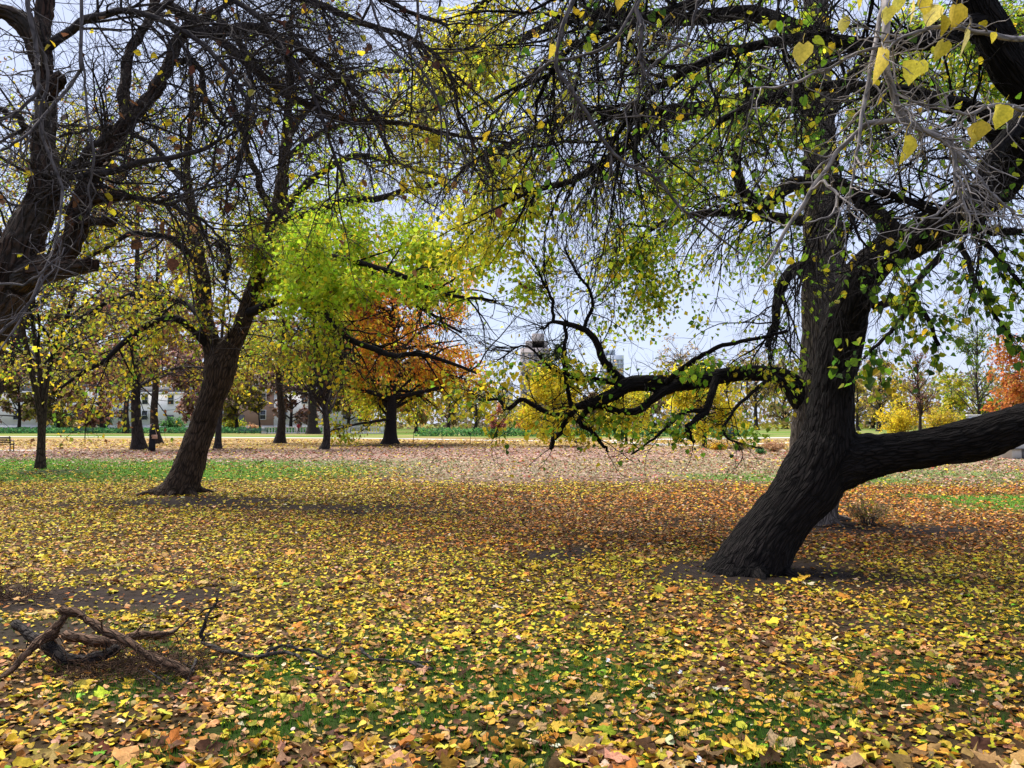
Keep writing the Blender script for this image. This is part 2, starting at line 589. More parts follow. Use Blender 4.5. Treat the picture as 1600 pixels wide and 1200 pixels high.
def mat_leaf(name, trans=.42, objcol=False, spec=.2):
    m, nt, out = mat_new(name)
    N, L = nt.nodes, nt.links
    if objcol:
        src = N.new('ShaderNodeObjectInfo').outputs['Color']
    else:
        a = N.new('ShaderNodeAttribute'); a.attribute_name = 'col'; src = a.outputs['Color']
    tc = N.new('ShaderNodeTexCoord')
    nz = N.new('ShaderNodeTexNoise'); nz.inputs['Scale'].default_value = 55 if not objcol else 9
    nz.inputs['Detail'].default_value = 3
    L.new(tc.outputs['Object'], nz.inputs['Vector'])
    hs = N.new('ShaderNodeHueSaturation')
    mr = N.new('ShaderNodeMapRange'); mr.inputs['From Min'].default_value = .3; mr.inputs['From Max'].default_value = .7
    mr.inputs['To Min'].default_value = .72; mr.inputs['To Max'].default_value = 1.15
    L.new(nz.outputs['Fac'], mr.inputs['Value']); L.new(mr.outputs['Result'], hs.inputs['Value'])
    L.new(src, hs.inputs['Color'])
    d = N.new('ShaderNodeBsdfPrincipled'); d.inputs['Roughness'].default_value = .55
    d.inputs['Specular IOR Level'].default_value = spec
    L.new(hs.outputs['Color'], d.inputs['Base Color'])
    if trans > 0:
        t = N.new('ShaderNodeBsdfTranslucent'); L.new(hs.outputs['Color'], t.inputs['Color'])
        mx = N.new('ShaderNodeMixShader'); mx.inputs[0].default_value = trans
        L.new(d.outputs['BSDF'], mx.inputs[1]); L.new(t.outputs['BSDF'], mx.inputs[2])
        L.new(mx.outputs['Shader'], out.inputs['Surface'])
    else:
        L.new(d.outputs['BSDF'], out.inputs['Surface'])
    return m


def mat_plain(name, col, rough=.7, var=.25, scale=8.0, spec=.3, metal=0.0, bump=0.0):
    m, nt, out = mat_new(name)
    N, L = nt.nodes, nt.links
    tc = N.new('ShaderNodeTexCoord')
    nz = N.new('ShaderNodeTexNoise'); nz.inputs['Scale'].default_value = scale; nz.inputs['Detail'].default_value = 5
    L.new(tc.outputs['Object'], nz.inputs['Vector'])
    mx = N.new('ShaderNodeMix'); mx.data_type = 'RGBA'
    mx.inputs[6].default_value = (*[c * (1 - var) for c in col], 1)
    mx.inputs[7].default_value = (*[min(1, c * (1 + var)) for c in col], 1)
    L.new(nz.outputs['Fac'], mx.inputs[0])
    bs = N.new('ShaderNodeBsdfPrincipled'); bs.inputs['Roughness'].default_value = rough
    bs.inputs['Specular IOR Level'].default_value = spec; bs.inputs['Metallic'].default_value = metal
    L.new(mx.outputs[2], bs.inputs['Base Color'])
    if bump:
        bp = N.new('ShaderNodeBump'); bp.inputs['Strength'].default_value = bump
        L.new(nz.outputs['Fac'], bp.inputs['Height']); L.new(bp.outputs['Normal'], bs.inputs['Normal'])
    L.new(bs.outputs['BSDF'], out.inputs['Surface'])
    return m


def mat_ground():
    m, nt, out = mat_new('ground_soil_and_turf')
    N, L = nt.nodes, nt.links
    a = N.new('ShaderNodeAttribute'); a.attribute_name = 'col'
    tc = N.new('ShaderNodeTexCoord')
    n1 = N.new('ShaderNodeTexNoise'); n1.inputs['Scale'].default_value = 9; n1.inputs['Detail'].default_value = 8
    n1.inputs['Roughness'].default_value = .75
    L.new(tc.outputs['Object'], n1.inputs['Vector'])
    hs = N.new('ShaderNodeHueSaturation')
    mr = N.new('ShaderNodeMapRange'); mr.inputs['From Min'].default_value = .3; mr.inputs['From Max'].default_value = .7
    mr.inputs['To Min'].default_value = .55; mr.inputs['To Max'].default_value = 1.4
    L.new(n1.outputs['Fac'], mr.inputs['Value']); L.new(mr.outputs['Result'], hs.inputs['Value'])
    L.new(a.outputs['Color'], hs.inputs['Color'])
    bs = N.new('ShaderNodeBsdfPrincipled'); bs.inputs['Roughness'].default_value = .95
    bs.inputs['Specular IOR Level'].default_value = .02
    L.new(hs.outputs['Color'], bs.inputs['Base Color'])
    bp = N.new('ShaderNodeBump'); bp.inputs['Strength'].default_value = .8; bp.inputs['Distance'].default_value = .04
    L.new(n1.outputs['Fac'], bp.inputs['Height']); L.new(bp.outputs['Normal'], bs.inputs['Normal'])
    L.new(bs.outputs['BSDF'], out.inputs['Surface'])
    return m


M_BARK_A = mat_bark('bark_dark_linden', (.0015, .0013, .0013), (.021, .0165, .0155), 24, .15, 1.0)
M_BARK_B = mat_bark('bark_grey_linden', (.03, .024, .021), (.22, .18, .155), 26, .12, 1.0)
M_BARK_C = mat_bark('bark_gnarled_red_brown', (.008, .005, .004), (.085, .046, .031), 22, .25, 1.0, moss=(.10, .09, .08))
M_BARK_D = mat_bark('bark_brown_maple', (.006, .004, .003), (.085, .056, .038), 16, .2, 1.0)
M_BARK_E = mat_bark('bark_far_grey_brown', (.009, .007, .006), (.05, .04, .036), 9, .25, .6)
M_TWIG_DARK = mat_bark('twig_dark', (.006, .005, .006), (.024, .020, .021), 30, .3, .2)
M_TWIG_BROWN = mat_bark('twig_brown', (.018, .015, .0155), (.07, .057, .056), 30, .3, .2)
M_TWIG_GREY = mat_bark('twig_pale_grey', (.10, .09, .085), (.40, .35, .33), 30, .3, .2)
M_TWIG_MID = mat_bark('twig_mid_grey', (.035, .03, .03), (.15, .128, .125), 30, .3, .2)
M_LEAF = mat_leaf('leaf_tree', .6)
M_LITTER = mat_leaf('leaf_fallen', .15, False, .04)
M_LEAF_OBJ = mat_leaf('leaf_fallen_single', .15, True, .04)
M_LEAF_HANG = mat_leaf('leaf_hanging_single', .45, True)
M_GROUND = mat_ground()
M_GRASS = mat_leaf('grass_blade', .3, False, .05)

# ------------------------------------------------------------------ ground
# bare soil patches, plus shade painted under the spreading maple: centre pixel, half width and half depth in metres, strength
def at_px(px, py):
    d = gdist(py)
    return (px - 800) / F_PX * d, d


SOIL_SHADE = []
for px, py, rx, ry, k in [(285, 784, 2.4, 1.3, 1), (470, 792, 3.0, .55, .9), (610, 800, 2.0, .3, .8), (1180, 893, 1.5, .85, 1), (1340, 905, 1.2, .55, .6),
                          (862, 866, .55, .5, 1), (905, 856, .3, .35, .9), (120, 932, 1.7, .8, 1), (300, 925, .75, .45, 1), (40, 985, .8, .6, .9), (215, 890, 1.1, .35, .7),
                          (1450, 828, 1.6, .55, 1), (1300, 822, 1.2, .7, .9), (1100, 812, 1.1, .7, .5), (75, 737, 2.6, 1.5, .9),
                          (1300, 970, .35, .16, .8), (610, 696, 7, 3, .9), (226, 703, 2, 1.6, .7), (345, 703, 1.5, 1.2, .6), (507, 703, 2, 1.4, .6), (441, 693, 2.2, 2, .6), (0, 770, 2.5, 1.0, .7)]:  # widest patch is painted shade under the spreading maple
    SOIL_SHADE.append((*at_px(px, py), rx, ry, k))


def soil_shade_mask(x, y):
    m = np.zeros_like(x)
    wob = (fbm(x, y, 1.0, 20) - .5) * 1.0 + (fbm(x, y, .35, 24) - .5) * .5
    for cx, cy, rx, ry, k in SOIL_SHADE:
        q = np.sqrt(((x - cx) / rx) ** 2 + ((y - cy) / ry) ** 2)
        m = np.maximum(m, k * (1 - smooth(.5, 1.1, q + wob * 1.0)))
    return m


def px_of(x, y):
    return 800 + F_PX * x / np.maximum(y, .5)


def grass_mask(x, y):
    px = px_of(x, y)
    n = fbm(x, y, 4, 30)
    n2 = fbm(x, y, 1.1, 33)
    band = smooth(21.5, 26, y + (n - .5) * 6) * (1 - smooth(33, 39, y + (n - .5) * 5)) * (1 - .75 * smooth(250, 800, px))
    right = smooth(14.3, 15.5, y + (n2 - .5)) * (1 - smooth(17.5, 19, y + (n2 - .5))) * smooth(7.9, 9.4, x + (n2 - .5) * 1.5) * .95
    mid = smooth(20, 23, y) * (1 - smooth(26, 30, y)) * smooth(.48, .62, n) * smooth(780, 900, px) * .75
    farr = smooth(22, 26, y) * (1 - smooth(60, 90, y)) * smooth(1250, 1450, px) * smooth(.35, .65, fbm(x, y, 6, 36)) * .7
    near = (1 - smooth(5.0, 8.0, y)) * smooth(.46, .60, .5 * n2 + .5 * fbm(x, y, .45, 37)) * .9
    edge = smooth(85, 92, y) * (.35 + .5 * smooth(.4, .6, fbm(x, y, 7, 38)))
    return np.clip(np.maximum.reduce([band, right, mid, farr, near, edge]), 0, 1)


def ground_color(x, y):
    s = soil_shade_mask(x, y)[:, None]
    g = grass_mask(x, y)[:, None]
    n = fbm(x, y, .8, 40)[:, None]
    under = np.array([.055, .038, .02]) * (.7 + .6 * n)
    sx = smooth(520, 720, px_of(x, y))
    far = (smooth(20, 27, y) * sx + smooth(26, 40, y) * (1 - sx))[:, None]
    pink = np.array([.28, .19, .155]) * (.75 + .5 * n)
    tan = np.array([.30, .21, .10]) * (.75 + .5 * n)
    yl = smooth(46, 58, y + (fbm(x, y, 9, 44) - .5) * 12)[:, None]
    rightk = smooth(850, 1150, px_of(x, y))[:, None]
    far_c = pink * (1 - yl) + tan * yl
    far_c = far_c * (1 - .5 * rightk) + np.array([.24, .20, .11]) * .5 * rightk
    c = under * (1 - far) + far_c * far
    grass = np.where((y < 10)[:, None], np.array([.03, .065, .012]), np.array([.075, .165, .02])) * (.7 + .6 * n)
    c = c * (1 - g) + grass * g
    soil = np.array([.034, .026, .023]) * (.6 + .8 * n)  # also tints the painted shade under the maple
    return c * (1 - s) + soil * s


def warp(n, lin, lo, hi, p):
    """Monotone coordinates: fine near zero, coarse far out."""
    return lin


def axis_coords(fine, fine_to, far_to, n_far):
    a = np.arange(0, fine_to, fine)
    g = fine_to * (far_to / fine_to) ** (np.linspace(0, 1, n_far))
    return np.concatenate([a, g])


xp = axis_coords(.26, 10, 900, 50)
xs = np.concatenate([-xp[:0:-1], xp])
yp = axis_coords(.26, 26, 1500, 80)
ys = np.concatenate([-np.array([900, 300, 100, 40, 15, 6, 3, 1.5, .7])[:], yp])
GX, GY = np.meshgrid(xs, ys)
gx, gy = GX.ravel(), GY.ravel()
gz = height(gx, gy)
nx, ny = len(xs), len(ys)
ii = np.arange(ny - 1)[:, None] * nx + np.arange(nx - 1)[None]
gq = np.stack([ii, ii + 1, ii + nx + 1, ii + nx], -1).reshape(-1, 4)
ground = link('ground', raw_mesh('ground', np.stack([gx, gy, gz], 1), [gq], True, col=ground_color(gx, gy)), M_GROUND)
ground['kind'] = 'structure'
ground['label'] = 'park lawn under fallen leaves with bare soil patches'


def ribbon(name, rows, mat, lift=.012):
    """A path: rows of (x, y, half_width_x, half_width_y)."""
    rows = np.array(rows, float)
    s = spline(rows, 40)
    t = nrm(np.gradient(s[:, :2], axis=0))
    n = np.stack([-t[:, 1], t[:, 0]], 1)
    wob = 1 + RNG.normal(size=(40, 1)) * .03
    A, B = s[:, :2] + n * s[:, 2:3] * wob, s[:, :2] - n * s[:, 2:3] * wob
    V = np.concatenate([np.c_[A, np.full(40, lift)], np.c_[B, np.full(40, lift)]])
    q = np.stack([np.arange(39), np.arange(39) + 40, np.arange(39) + 41, np.arange(39) + 1], 1)
    o = link(name, raw_mesh(name, V, [q]), mat)
    o['kind'] = 'structure'
    return o


M_PATH = mat_plain('path_pale_asphalt', (.46, .44, .42), .9, .15, 3)
ribbon('path', [(-70, 96, 1.6), (-40, 92, 1.6), (-14, 84, 1.4), (-2, 75, 1.3), (8, 73, 1.3), (22, 84, 1.6), (60, 100, 1.7), (110, 110, 1.7)], M_PATH, .02)
ribbon('path', [(9.3, 69, 1.0), (10.2, 63, 1.6), (13.5, 57, 1.5), (15.5, 58, .8), (24, 66, .8), (40, 75, 1.0)], M_PATH, .026)
ribbon('path', [(-34, 47.5, .5), (-30, 47.2, .7), (-27.5, 46.8, .4)], M_PATH, .03)

# ------------------------------------------------------------------ fallen leaves
def litter_palette(x, y):
    n = len(x)
    px = px_of(x, y)
    a = fbm(x, y, 1.6, 50)
    b = fbm(x, y, .7, 54)
    out = np.empty((n, 3))
    u = RNG.random(n)
    orange_z = smooth(9.2, 11.5, y + (a - .5) * 3) * (1 - smooth(17.5, 21, y + (a - .5) * 4)) * smooth(420, 900, px + (b - .5) * 300)
    far_z = smooth(19.5, 24, y + (a - .5) * 4) * smooth(520, 720, px) + smooth(27, 34, y + (a - .5) * 4) * (1 - smooth(520, 720, px))
    tan_z = smooth(46, 58, y + (fbm(x, y, 9, 44) - .5) * 12)
    near_z = 1 - smooth(5.0, 7.4, y + (a - .5) * 2.4)
    rgt = smooth(900, 1400, px) * smooth(9.2, 11, y)
    Py = palette(n, [(4.4, (.62, .43, .03)), (3.6, (.54, .43, .045)), (2.8, (.32, .28, .03)), (1.6, (.50, .30, .11)), (2.8, BRN), (.3, GRN), (1.5, (.46, .19, .035)), (.12, PALE), (3.0, (.09, .05, .025))], .26)
    Po = palette(n, [(3.6, (.56, .20, .03)), (2.2, (.52, .31, .13)), (1.1, (.62, .42, .03)), (3.6, (.30, .11, .035)), (2.2, BRN), (.15, PALE), (1.8, (.10, .045, .025))], .26)
    Pf = palette(n, [(4, (.40, .23, .18)), (2.4, (.50, .35, .28)), (2, (.42, .27, .14)), (2.2, BRN), (1, RED), (.8, YEL), (1.2, (.10, .13, .04))], .24)
    Pt = palette(n, [(4, (.46, .30, .10)), (3, TAN), (2, YEL), (1.5, BRN), (1, ORG)], .2)
    Pn = palette(n, [(3.2, (.58, .44, .055)), (2.8, (.63, .42, .035)), (3.6, (.56, .32, .12)), (3.2, (.58, .26, .045)), (1.6, (.52, .31, .17)), (2.6, BRN), (.2, PALE), (.7, LIME), (.3, GRN), (1.8, (.10, .05, .028))], .26)
    out = Py
    m = u < orange_z * .92
    out[m] = Po[m]
    m = RNG.random(n) < rgt * .75 * (1 - far_z)
    out[m] = Po[m]
    m = RNG.random(n) < near_z * .85
    out[m] = Pn[m]
    drift = smooth(.50, .66, fbm(x, y, .9, 120)) * (y < 16)
    Pd = palette(n, [(3, (.46, .25, .09)), (3, BRN), (2.4, (.50, .21, .04)), (1.5, (.12, .06, .03)), (1, (.56, .38, .2))], .26)
    m = RNG.random(n) < drift * .55
    out[m] = Pd[m]
    m = RNG.random(n) < far_z
    out[m] = Pf[m]
    m = (RNG.random(n) < tan_z * far_z)
    out[m] = Pt[m]
    return out


def scatter(y0, y1, dens, margin=1.0):
    """Uniform points on the lawn between two distances, inside the view and a step beside it."""
    A = (.70 * y1 + margin) * 2 * (y1 - y0)
    n = int(A * dens)
    x = (RNG.random(n) * 2 - 1) * (.70 * y1 + margin)
    y = y0 + (y1 - y0) * RNG.random(n)
    ok = np.abs(x) < .70 * y + margin
    return x[ok], y[ok]


def lay(x, y, size, tmpl, lift=.02, tilt=.35, curl=(.3, 2.2), thin=True):
    n = len(x)
    if thin:
        keep = RNG.random(n) > np.maximum(soil_shade_mask(x, y) * .87, grass_mask(x, y) * np.where(y < 9, .42, .72))
        keep &= RNG.random(n) > .28 * smooth(.52, .70, .6 * fbm(x, y, 1.3, 110) + .4 * fbm(x, y, .4, 114)) * (y < 24)
        x, y = x[keep], y[keep]
        n = len(x)
    z = height(x, y) + .006 + RNG.random(n) ** 2 * lift
    th = RNG.random(n) * 2 * math.pi
    ax = np.stack([np.cos(th), np.sin(th), RNG.normal(size=n) * tilt * .6], 1)
    no = np.stack([RNG.normal(size=n) * tilt, RNG.normal(size=n) * tilt, np.ones(n)], 1)
    sz = size * (.6 + .75 * RNG.random(n))
    pos = np.stack([x, y, z], 1) - nrm(ax) * sz[:, None] * .5
    pos[:, 2] = np.maximum(pos[:, 2], height(pos[:, 0], pos[:, 1]) + .004)
    c = curl[0] + (curl[1] - curl[0]) * RNG.random(n)
    c *= np.where(RNG.random(n) < .35, -1, 1)
    return leaf_arrays(pos, ax, no, sz, litter_palette(x, y), tmpl, c * .75, .06)


SINGLE_Y = 4.15         # nearer than this every leaf is an object of its own
litter = []
for y0, y1, dn, sz, tm in [(SINGLE_Y, 6.5, 330, .046, T_HEART), (SINGLE_Y, 6.5, 34, .080, T_MAPLE), (SINGLE_Y, 6.5, 480, .038, T_OVAL),
                           (6.5, 10, 18, .092, T_MAPLE), (6.5, 10, 140, .050, T_OVAL), (6.5, 10, 600, .044, T_QUAD),
                           (10, 15, 430, .057, T_QUAD), (15, 22, 235, .071, T_QUAD), (22, 32, 72, .10, T_QUAD), (32, 48, 26, .145, T_QUAD), (48, 78, 7, .22, T_QUAD)]:
    x, y = scatter(y0, y1, dn)
    litter.append(lay(x, y, sz, tm))
fl = leaves_obj('fallen_leaves', litter, M_LITTER)
tag(fl, 'yellow, orange and tan fallen leaves carpeting the park lawn', 'leaves', kind='stuff')

# the nearest fallen leaves, one by one
variants = []
for k in range(14):
    tm = [T_HEART, T_MAPLE, T_OVAL, T_HEART][k % 4]
    V, F, C = leaf_arrays(np.array([[-.5, 0, .0]]), np.array([[1., 0, 0]]), np.array([[0, 0, 1.]]), 1.0, np.ones((1, 3)), tm, (.6 + 1.9 * RNG.random()) * (-1 if k % 5 == 4 else 1), .07)
    me = raw_mesh('leaf', V, [F])
    me.materials.append(M_LEAF_OBJ)
    variants.append((me, [.072, .125, .060, .058][k % 4]))
x, y = scatter(2.9, SINGLE_Y, 150, .3)
px = px_of(x, y)
ok = (px > -40) & (px < 1640)
order = np.argsort(RNG.random(ok.sum()))[:560]
x, y = x[ok][order], y[ok][order]
# the 300 that show largest stay single, the rest of this strip joins the mass
seen = y > 3.72
xi, yi = x[seen][:296], y[seen][:296]
cols = litter_palette(xi, yi)
for k in range(len(xi)):
    me, s = variants[RNG.integers(len(variants))]
    o = bpy.data.objects.new('leaf', me)
    COL.objects.link(o)
    o.parent = ground
    s *= .7 + .6 * RNG.random()
    o.scale = (s, s, s)
    o.location = (xi[k], yi[k], float(height(xi[k], yi[k])) + .012 + .022 * RNG.random())
    o.rotation_euler = (RNG.normal() * .28, RNG.normal() * .28, RNG.random() * 6.28)
    o.color = (*cols[k], 1)
x2, y2 = scatter(2.6, SINGLE_Y, 420, .4)
x3, y3 = scatter(2.6, SINGLE_Y, 230, .4)
x4, y4 = scatter(2.6, SINGLE_Y, 45, .4)
f2 = leaves_obj('fallen_leaves', [lay(x2, y2, .044, T_OVAL, .01), lay(x3, y3, .050, T_HEART, .01), lay(x4, y4, .08, T_MAPLE, .01)], M_LITTER)
tag(f2, 'small yellow leaves lying in the grass along the lower edge of the photo', 'leaves', kind='stuff')

# ------------------------------------------------------------------ grass
def blades(x, y, h, w, col):
    n = len(x)
    th = RNG.random(n) * 6.283
    dx, dy = np.cos(th), np.sin(th)
    lean = RNG.normal(size=(n, 2)) * .45
    hh = h * (.5 + .9 * RNG.random(n))
    z0 = height(x, y)
    b0 = np.stack([x - dx * w, y - dy * w, z0], 1)
    b1 = np.stack([x + dx * w, y + dy * w, z0], 1)
    m = np.stack([x + lean[:, 0] * hh * .35, y + lean[:, 1] * hh * .35, z0 + hh * .6], 1)
    t = np.stack([x + lean[:, 0] * hh, y + lean[:, 1] * hh, z0 + hh], 1)
    mw = np.stack([dx * w * .6, dy * w * .6, 0 * dx], 1)
    V = np.stack([b0, b1, m + mw, m - mw, t], 1).reshape(-1, 3)
    k = (np.arange(n) * 5)[:, None]
    F = np.concatenate([k + np.array([[0, 1, 2]]), k + np.array([[0, 2, 3]]), k + np.array([[3, 2, 4]])])
    return V, F, np.repeat(col, 5, 0)


gs = []
for y0, y1, dn, h, w in [(2.8, 5.5, 1700, .05, .0026), (5.5, 8, 650, .045, .0034), (13, 20, 90, .05, .007), (20, 40, 40, .06, .012)]:
    x, y = scatter(y0, y1, dn)
    k = RNG.random(len(x)) < grass_mask(x, y) * (1 - soil_shade_mask(x, y))
    x, y = x[k], y[k]
    gs.append(blades(x, y, h, w, palette(len(x), [(4, (.05, .14, .015)), (2, (.03, .085, .015)), (2, (.085, .19, .02)), (.4, (.16, .19, .05))])))
g = leaves_obj('grass', gs, M_GRASS)
tag(g, 'green grass blades growing between the fallen leaves', 'grass', kind='stuff')

# ------------------------------------------------------------------ trees
def base_of(rows):
    p = P(*rows[0][:3])
    return (float(p[0]), float(p[1]), 0.0)


def settle(root):
    """Parts are built in place; take the root's own location out of them."""
    for c in root.children:
        c.matrix_parent_inverse.identity()
        c.location = tuple(-v for v in root.location)


# ---- the leaning dark linden
A_stem = limb([(1120, 975, 8.9, 74), (1160, 912, 8.9, 62), (1176, 880, 8.9, 55), (1200, 840, 8.9, 48), (1234, 795, 8.9, 46), (1264, 757, 8.9, 49), (1286, 712, 8.9, 47), (1296, 665, 8.9, 38), (1301, 606, 8.9, 34), (1314, 530, 8.85, 33), (1332, 462, 8.75, 33), (1352, 425, 8.65, 32),
               (1388, 392, 8.5, 30), (1440, 368, 8.3, 28), (1500, 340, 8.05, 28), (1556, 290, 7.8, 32), (1602, 215, 7.5, 36), (1650, 120, 7.2, 36), (1690, -40, 6.9, 30), (1720, -260, 6.5, 24)], 90)
A_bough = limb([(1268, 755, 8.9, 40), (1300, 728, 8.9, 46), (1348, 714, 8.85, 38), (1400, 706, 8.75, 32), (1465, 698, 8.6, 32), (1520, 688, 8.5, 34), (1560, 673, 8.4, 33),
                (1602, 660, 8.3, 31), (1680, 630, 8.1, 29), (1780, 560, 7.8, 24)], 40)
A_limb2 = limb([(1640, 160, 7.3, 34), (1605, 130, 7.2, 34), (1570, 85, 7.1, 32), (1530, 20, 7.0, 28), (1480, -80, 6.8, 24), (1400, -180, 6.2, 18), (1370, -260, 5.2, 12)], 34)
A_stub = limb([(1410, 392, 8.45, 20), (1385, 352, 8.4, 17), (1362, 326, 8.4, 15), (1330, 302, 8.4, 13), (1300, 280, 8.5, 9), (1250, 250, 8.6, 6)], 20)
A_right = limb([(1500, 345, 8.05, 12), (1530, 358, 8.0, 9), (1562, 362, 7.9, 10), (1600, 360, 7.8, 7), (1660, 350, 7.7, 5)], 16)
A_up = [limb(r, 24, .02) for r in [
    [(1585, 240, 7.6, 22), (1540, 190, 7.6, 18), (1490, 165, 7.6, 15), (1400, 140, 7.5, 12), (1310, 135, 7.4, 9), (1220, 150, 7.3, 7), (1120, 190, 7.2, 5)],
    [(1540, 30, 7.0, 20), (1450, 60, 6.9, 16), (1350, 70, 6.8, 12), (1240, 60, 6.7, 9), (1120, 90, 6.6, 7), (1010, 150, 6.5, 5), (950, 230, 6.5, 3)],
    [(1480, -80, 6.8, 18), (1350, -60, 6.6, 14), (1220, -40, 6.4, 11), (1080, 0, 6.2, 8), (960, 40, 6.1, 6), (870, 100, 6, 4), (830, 170, 6, 3)],
    [(1640, 150, 7.3, 18), (1560, 230, 7.0, 12), (1520, 300, 6.8, 9), (1470, 330, 6.7, 7), (1380, 300, 6.6, 5), (1300, 320, 6.6, 4)],
    [(1400, -180, 6.2, 14), (1250, -160, 6, 10), (1100, -110, 5.9, 8), (980, -60, 5.8, 6), (880, 0, 5.7, 4)],
]]
A_low = [limb(r, 20, .015) for r in [
    [(1470, 398, 8.2, 6), (1440, 430, 8.0, 5), (1420, 480, 8.0, 4), (1380, 530, 8.0, 3), (1350, 560, 8, 2)],
    [(1365, 480, 8.65, 7), (1400, 470, 8.3, 6), (1440, 485, 8.1, 4), (1470, 540, 8, 3)],
    [(1500, 380, 8.0, 5), (1520, 430, 7.8, 4), (1545, 480, 7.7, 3), (1580, 530, 7.6, 2)],
    [(1520, 365, 7.9, 5), (1560, 400, 7.8, 4), (1600, 450, 7.7, 3), (1640, 520, 7.6, 2)],
]]
tA = thing('leaning_linden_tree', 'dark linden leaning hard over with a thick bough reaching sideways out of the photo', 'tree', base_of([(1172, 890, 8.9)]))
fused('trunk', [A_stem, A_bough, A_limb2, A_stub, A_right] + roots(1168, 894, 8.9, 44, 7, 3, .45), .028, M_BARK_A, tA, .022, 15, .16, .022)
wA0 = limbs_to_wood(A_up, 24)
wA0b = limbs_to_wood(A_low, 20)
big = limbs_to_wood([A_stem, A_limb2, A_stub, A_right], 24)
wA1 = spawn(wA0, 210, (.7, 1.9), (.8, .25), 9, .16, .10, .013, (.1, 1))
wA1b = cull(spawn(big, 50, (.5, 1.5), (1.0, .3), 9, .18, .14, .013, (.6, .95)))
w1 = Wood(np.concatenate([wA1.p, wA1b.p]), np.concatenate([wA1.r, wA1b.r]))
wA2 = cull(spawn(w1, 1700, (.3, 1.0), (.8, .3), 6, .2, .16, .0075, rmin=.5))
wA2b = spawn(wA0b, 110, (.25, .8), (.7, .3), 6, .16, .22, .005)
w2 = Wood(np.concatenate([wA2.p, wA2b.p]), np.concatenate([wA2.r, wA2b.r]))
wA3 = cull(spawn(w2, 7500, (.12, .5), (.8, .3), 3, .22, .14, .0038, rmin=.6))
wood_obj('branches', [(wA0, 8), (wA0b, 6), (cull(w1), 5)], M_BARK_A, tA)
wood_obj('twigs', [(w2, 3), (wA3, 3)], M_TWIG_DARK, tA)


def palA(pos):
    n = len(pos)
    g = palette(n, [(4, GRN), (3, DGR), (2, LIME), (1, YEL)])
    yv = palette(n, [(3, YEL), (3, LIME), (1, GRN)])
    m = RNG.random(n) < smooth(2.9, 5.0, pos[:, 2]) * .45
    g[m] = yv[m]
    return g


leafA = [crown_leaves(wA2b, 420, .075, palA, T_HEART, (.2, 1)),
         crown_leaves(wA3, 1700, .058, palA, T_HEART, weight=(.15 + (vnoise(wA3.p[:, 0, 0] * 1.0 + wA3.p[:, 0, 1], wA3.p[:, 0, 2], .8, 70) > .55)))]
leaves_obj('crown', leafA, M_LEAF, tA)

# hanging boughs of the same linden close to the viewer, pale twigs with a few big yellow leaves
near_rows = [
    [(1372, -280, 5.2, 5), (1380, -160, 3.6, 7), (1384, -20, 2.75, 8), (1384, 70, 2.62, 7.5), (1392, 143, 2.6, 7), (1416, 190, 2.6, 6.5), (1467, 213, 2.58, 6), (1493, 232, 2.55, 5), (1497, 287, 2.52, 4), (1513, 337, 2.5, 3)],
    [(1416, 190, 2.6, 6), (1367, 193, 2.6, 5.6), (1343, 204, 2.62, 5.4), (1300, 250, 2.66, 5), (1267, 297, 2.7, 4.6), (1228, 360, 2.76, 4), (1196, 418, 2.8, 2.6)],
    [(1384, -20, 2.75, 5), (1366, 80, 2.65, 4.6), (1348, 175, 2.6, 4), (1336, 250, 2.6, 3), (1326, 330, 2.62, 2)],
    [(1700, 120, 3.0, 6), (1620, 168, 2.8, 5), (1560, 165, 2.7, 4), (1510, 176, 2.65, 3.4), (1470, 168, 2.6, 2.4)],
    [(1700, 20, 3.0, 7), (1610, 58, 2.7, 6), (1540, 52, 2.6, 5), (1475, 40, 2.55, 4), (1420, 55, 2.5, 3), (1370, 70, 2.5, 2)],
    [(1267, 297, 2.7, 3), (1290, 285, 2.6, 3), (1310, 310, 2.55, 2.6), (1296, 335, 2.5, 2), (1260, 345, 2.5, 1.5)],
    [(1497, 287, 2.52, 3), (1470, 330, 2.5, 2.5), (1440, 345, 2.48, 2), (1410, 360, 2.5, 1.6)],
    [(1493, 232, 2.55, 3.6), (1540, 290, 2.5, 3), (1580, 330, 2.5, 2.6), (1640, 350, 2.5, 2)],
    [(1384, 70, 2.62, 3.4), (1310, 95, 2.6, 3), (1240, 130, 2.6, 2.6), (1170, 140, 2.65, 2)],
    [(980, -160, 4.6, 5), (905, -20, 4.2, 5.5), (866, 95, 4.1, 5), (893, 140, 4.1, 5), (933, 200, 4.1, 4.6), (977, 253, 4.1, 4.2), (1033, 283, 4.1, 3.8), (1067, 330, 4.1, 3.2), (1117, 367, 4.1, 2.4), (1160, 400, 4.1, 1.6)],
    [(1100, -140, 4.6, 5), (1010, -30, 4.2, 5), (1000, 60, 4.1, 4.5), (1004, 120, 4.1, 4), (996, 180, 4.1, 3)],
    [(1010, -30, 4.2, 4), (960, 60, 4.1, 3.6), (900, 90, 4.1, 3.4), (850, 100, 4.1, 2.6), (800, 130, 4.1, 2)],
    [(1004, 120, 4.1, 4), (1040, 85, 4.1, 3.8), (1075, 60, 4.1, 3.4), (1090, -10, 4.1, 3)],
]
near = limbs_to_wood([limb([(a, b, d, q * .8) for a, b, d, q in r], 26, .006) for r in near_rows[:9]], 26)
midl = limbs_to_wood([limb([(a, b, d, q * .7) for a, b, d, q in r], 26, .012) for r in near_rows[9:]], 26)
mt1 = spawn(midl, 70, (.2, .7), (.9, .3), 8, .22, .03, .005, (.2, 1), rmin=.5)
mt2 = spawn(mt1, 220, (.06, .25), (.8, .3), 5, .24, 0, .0026, rmin=.7, taper=.6)
wood_obj('hanging_twigs', [(midl, 7), (mt1, 5), (mt2, 3)], M_TWIG_MID, tA)
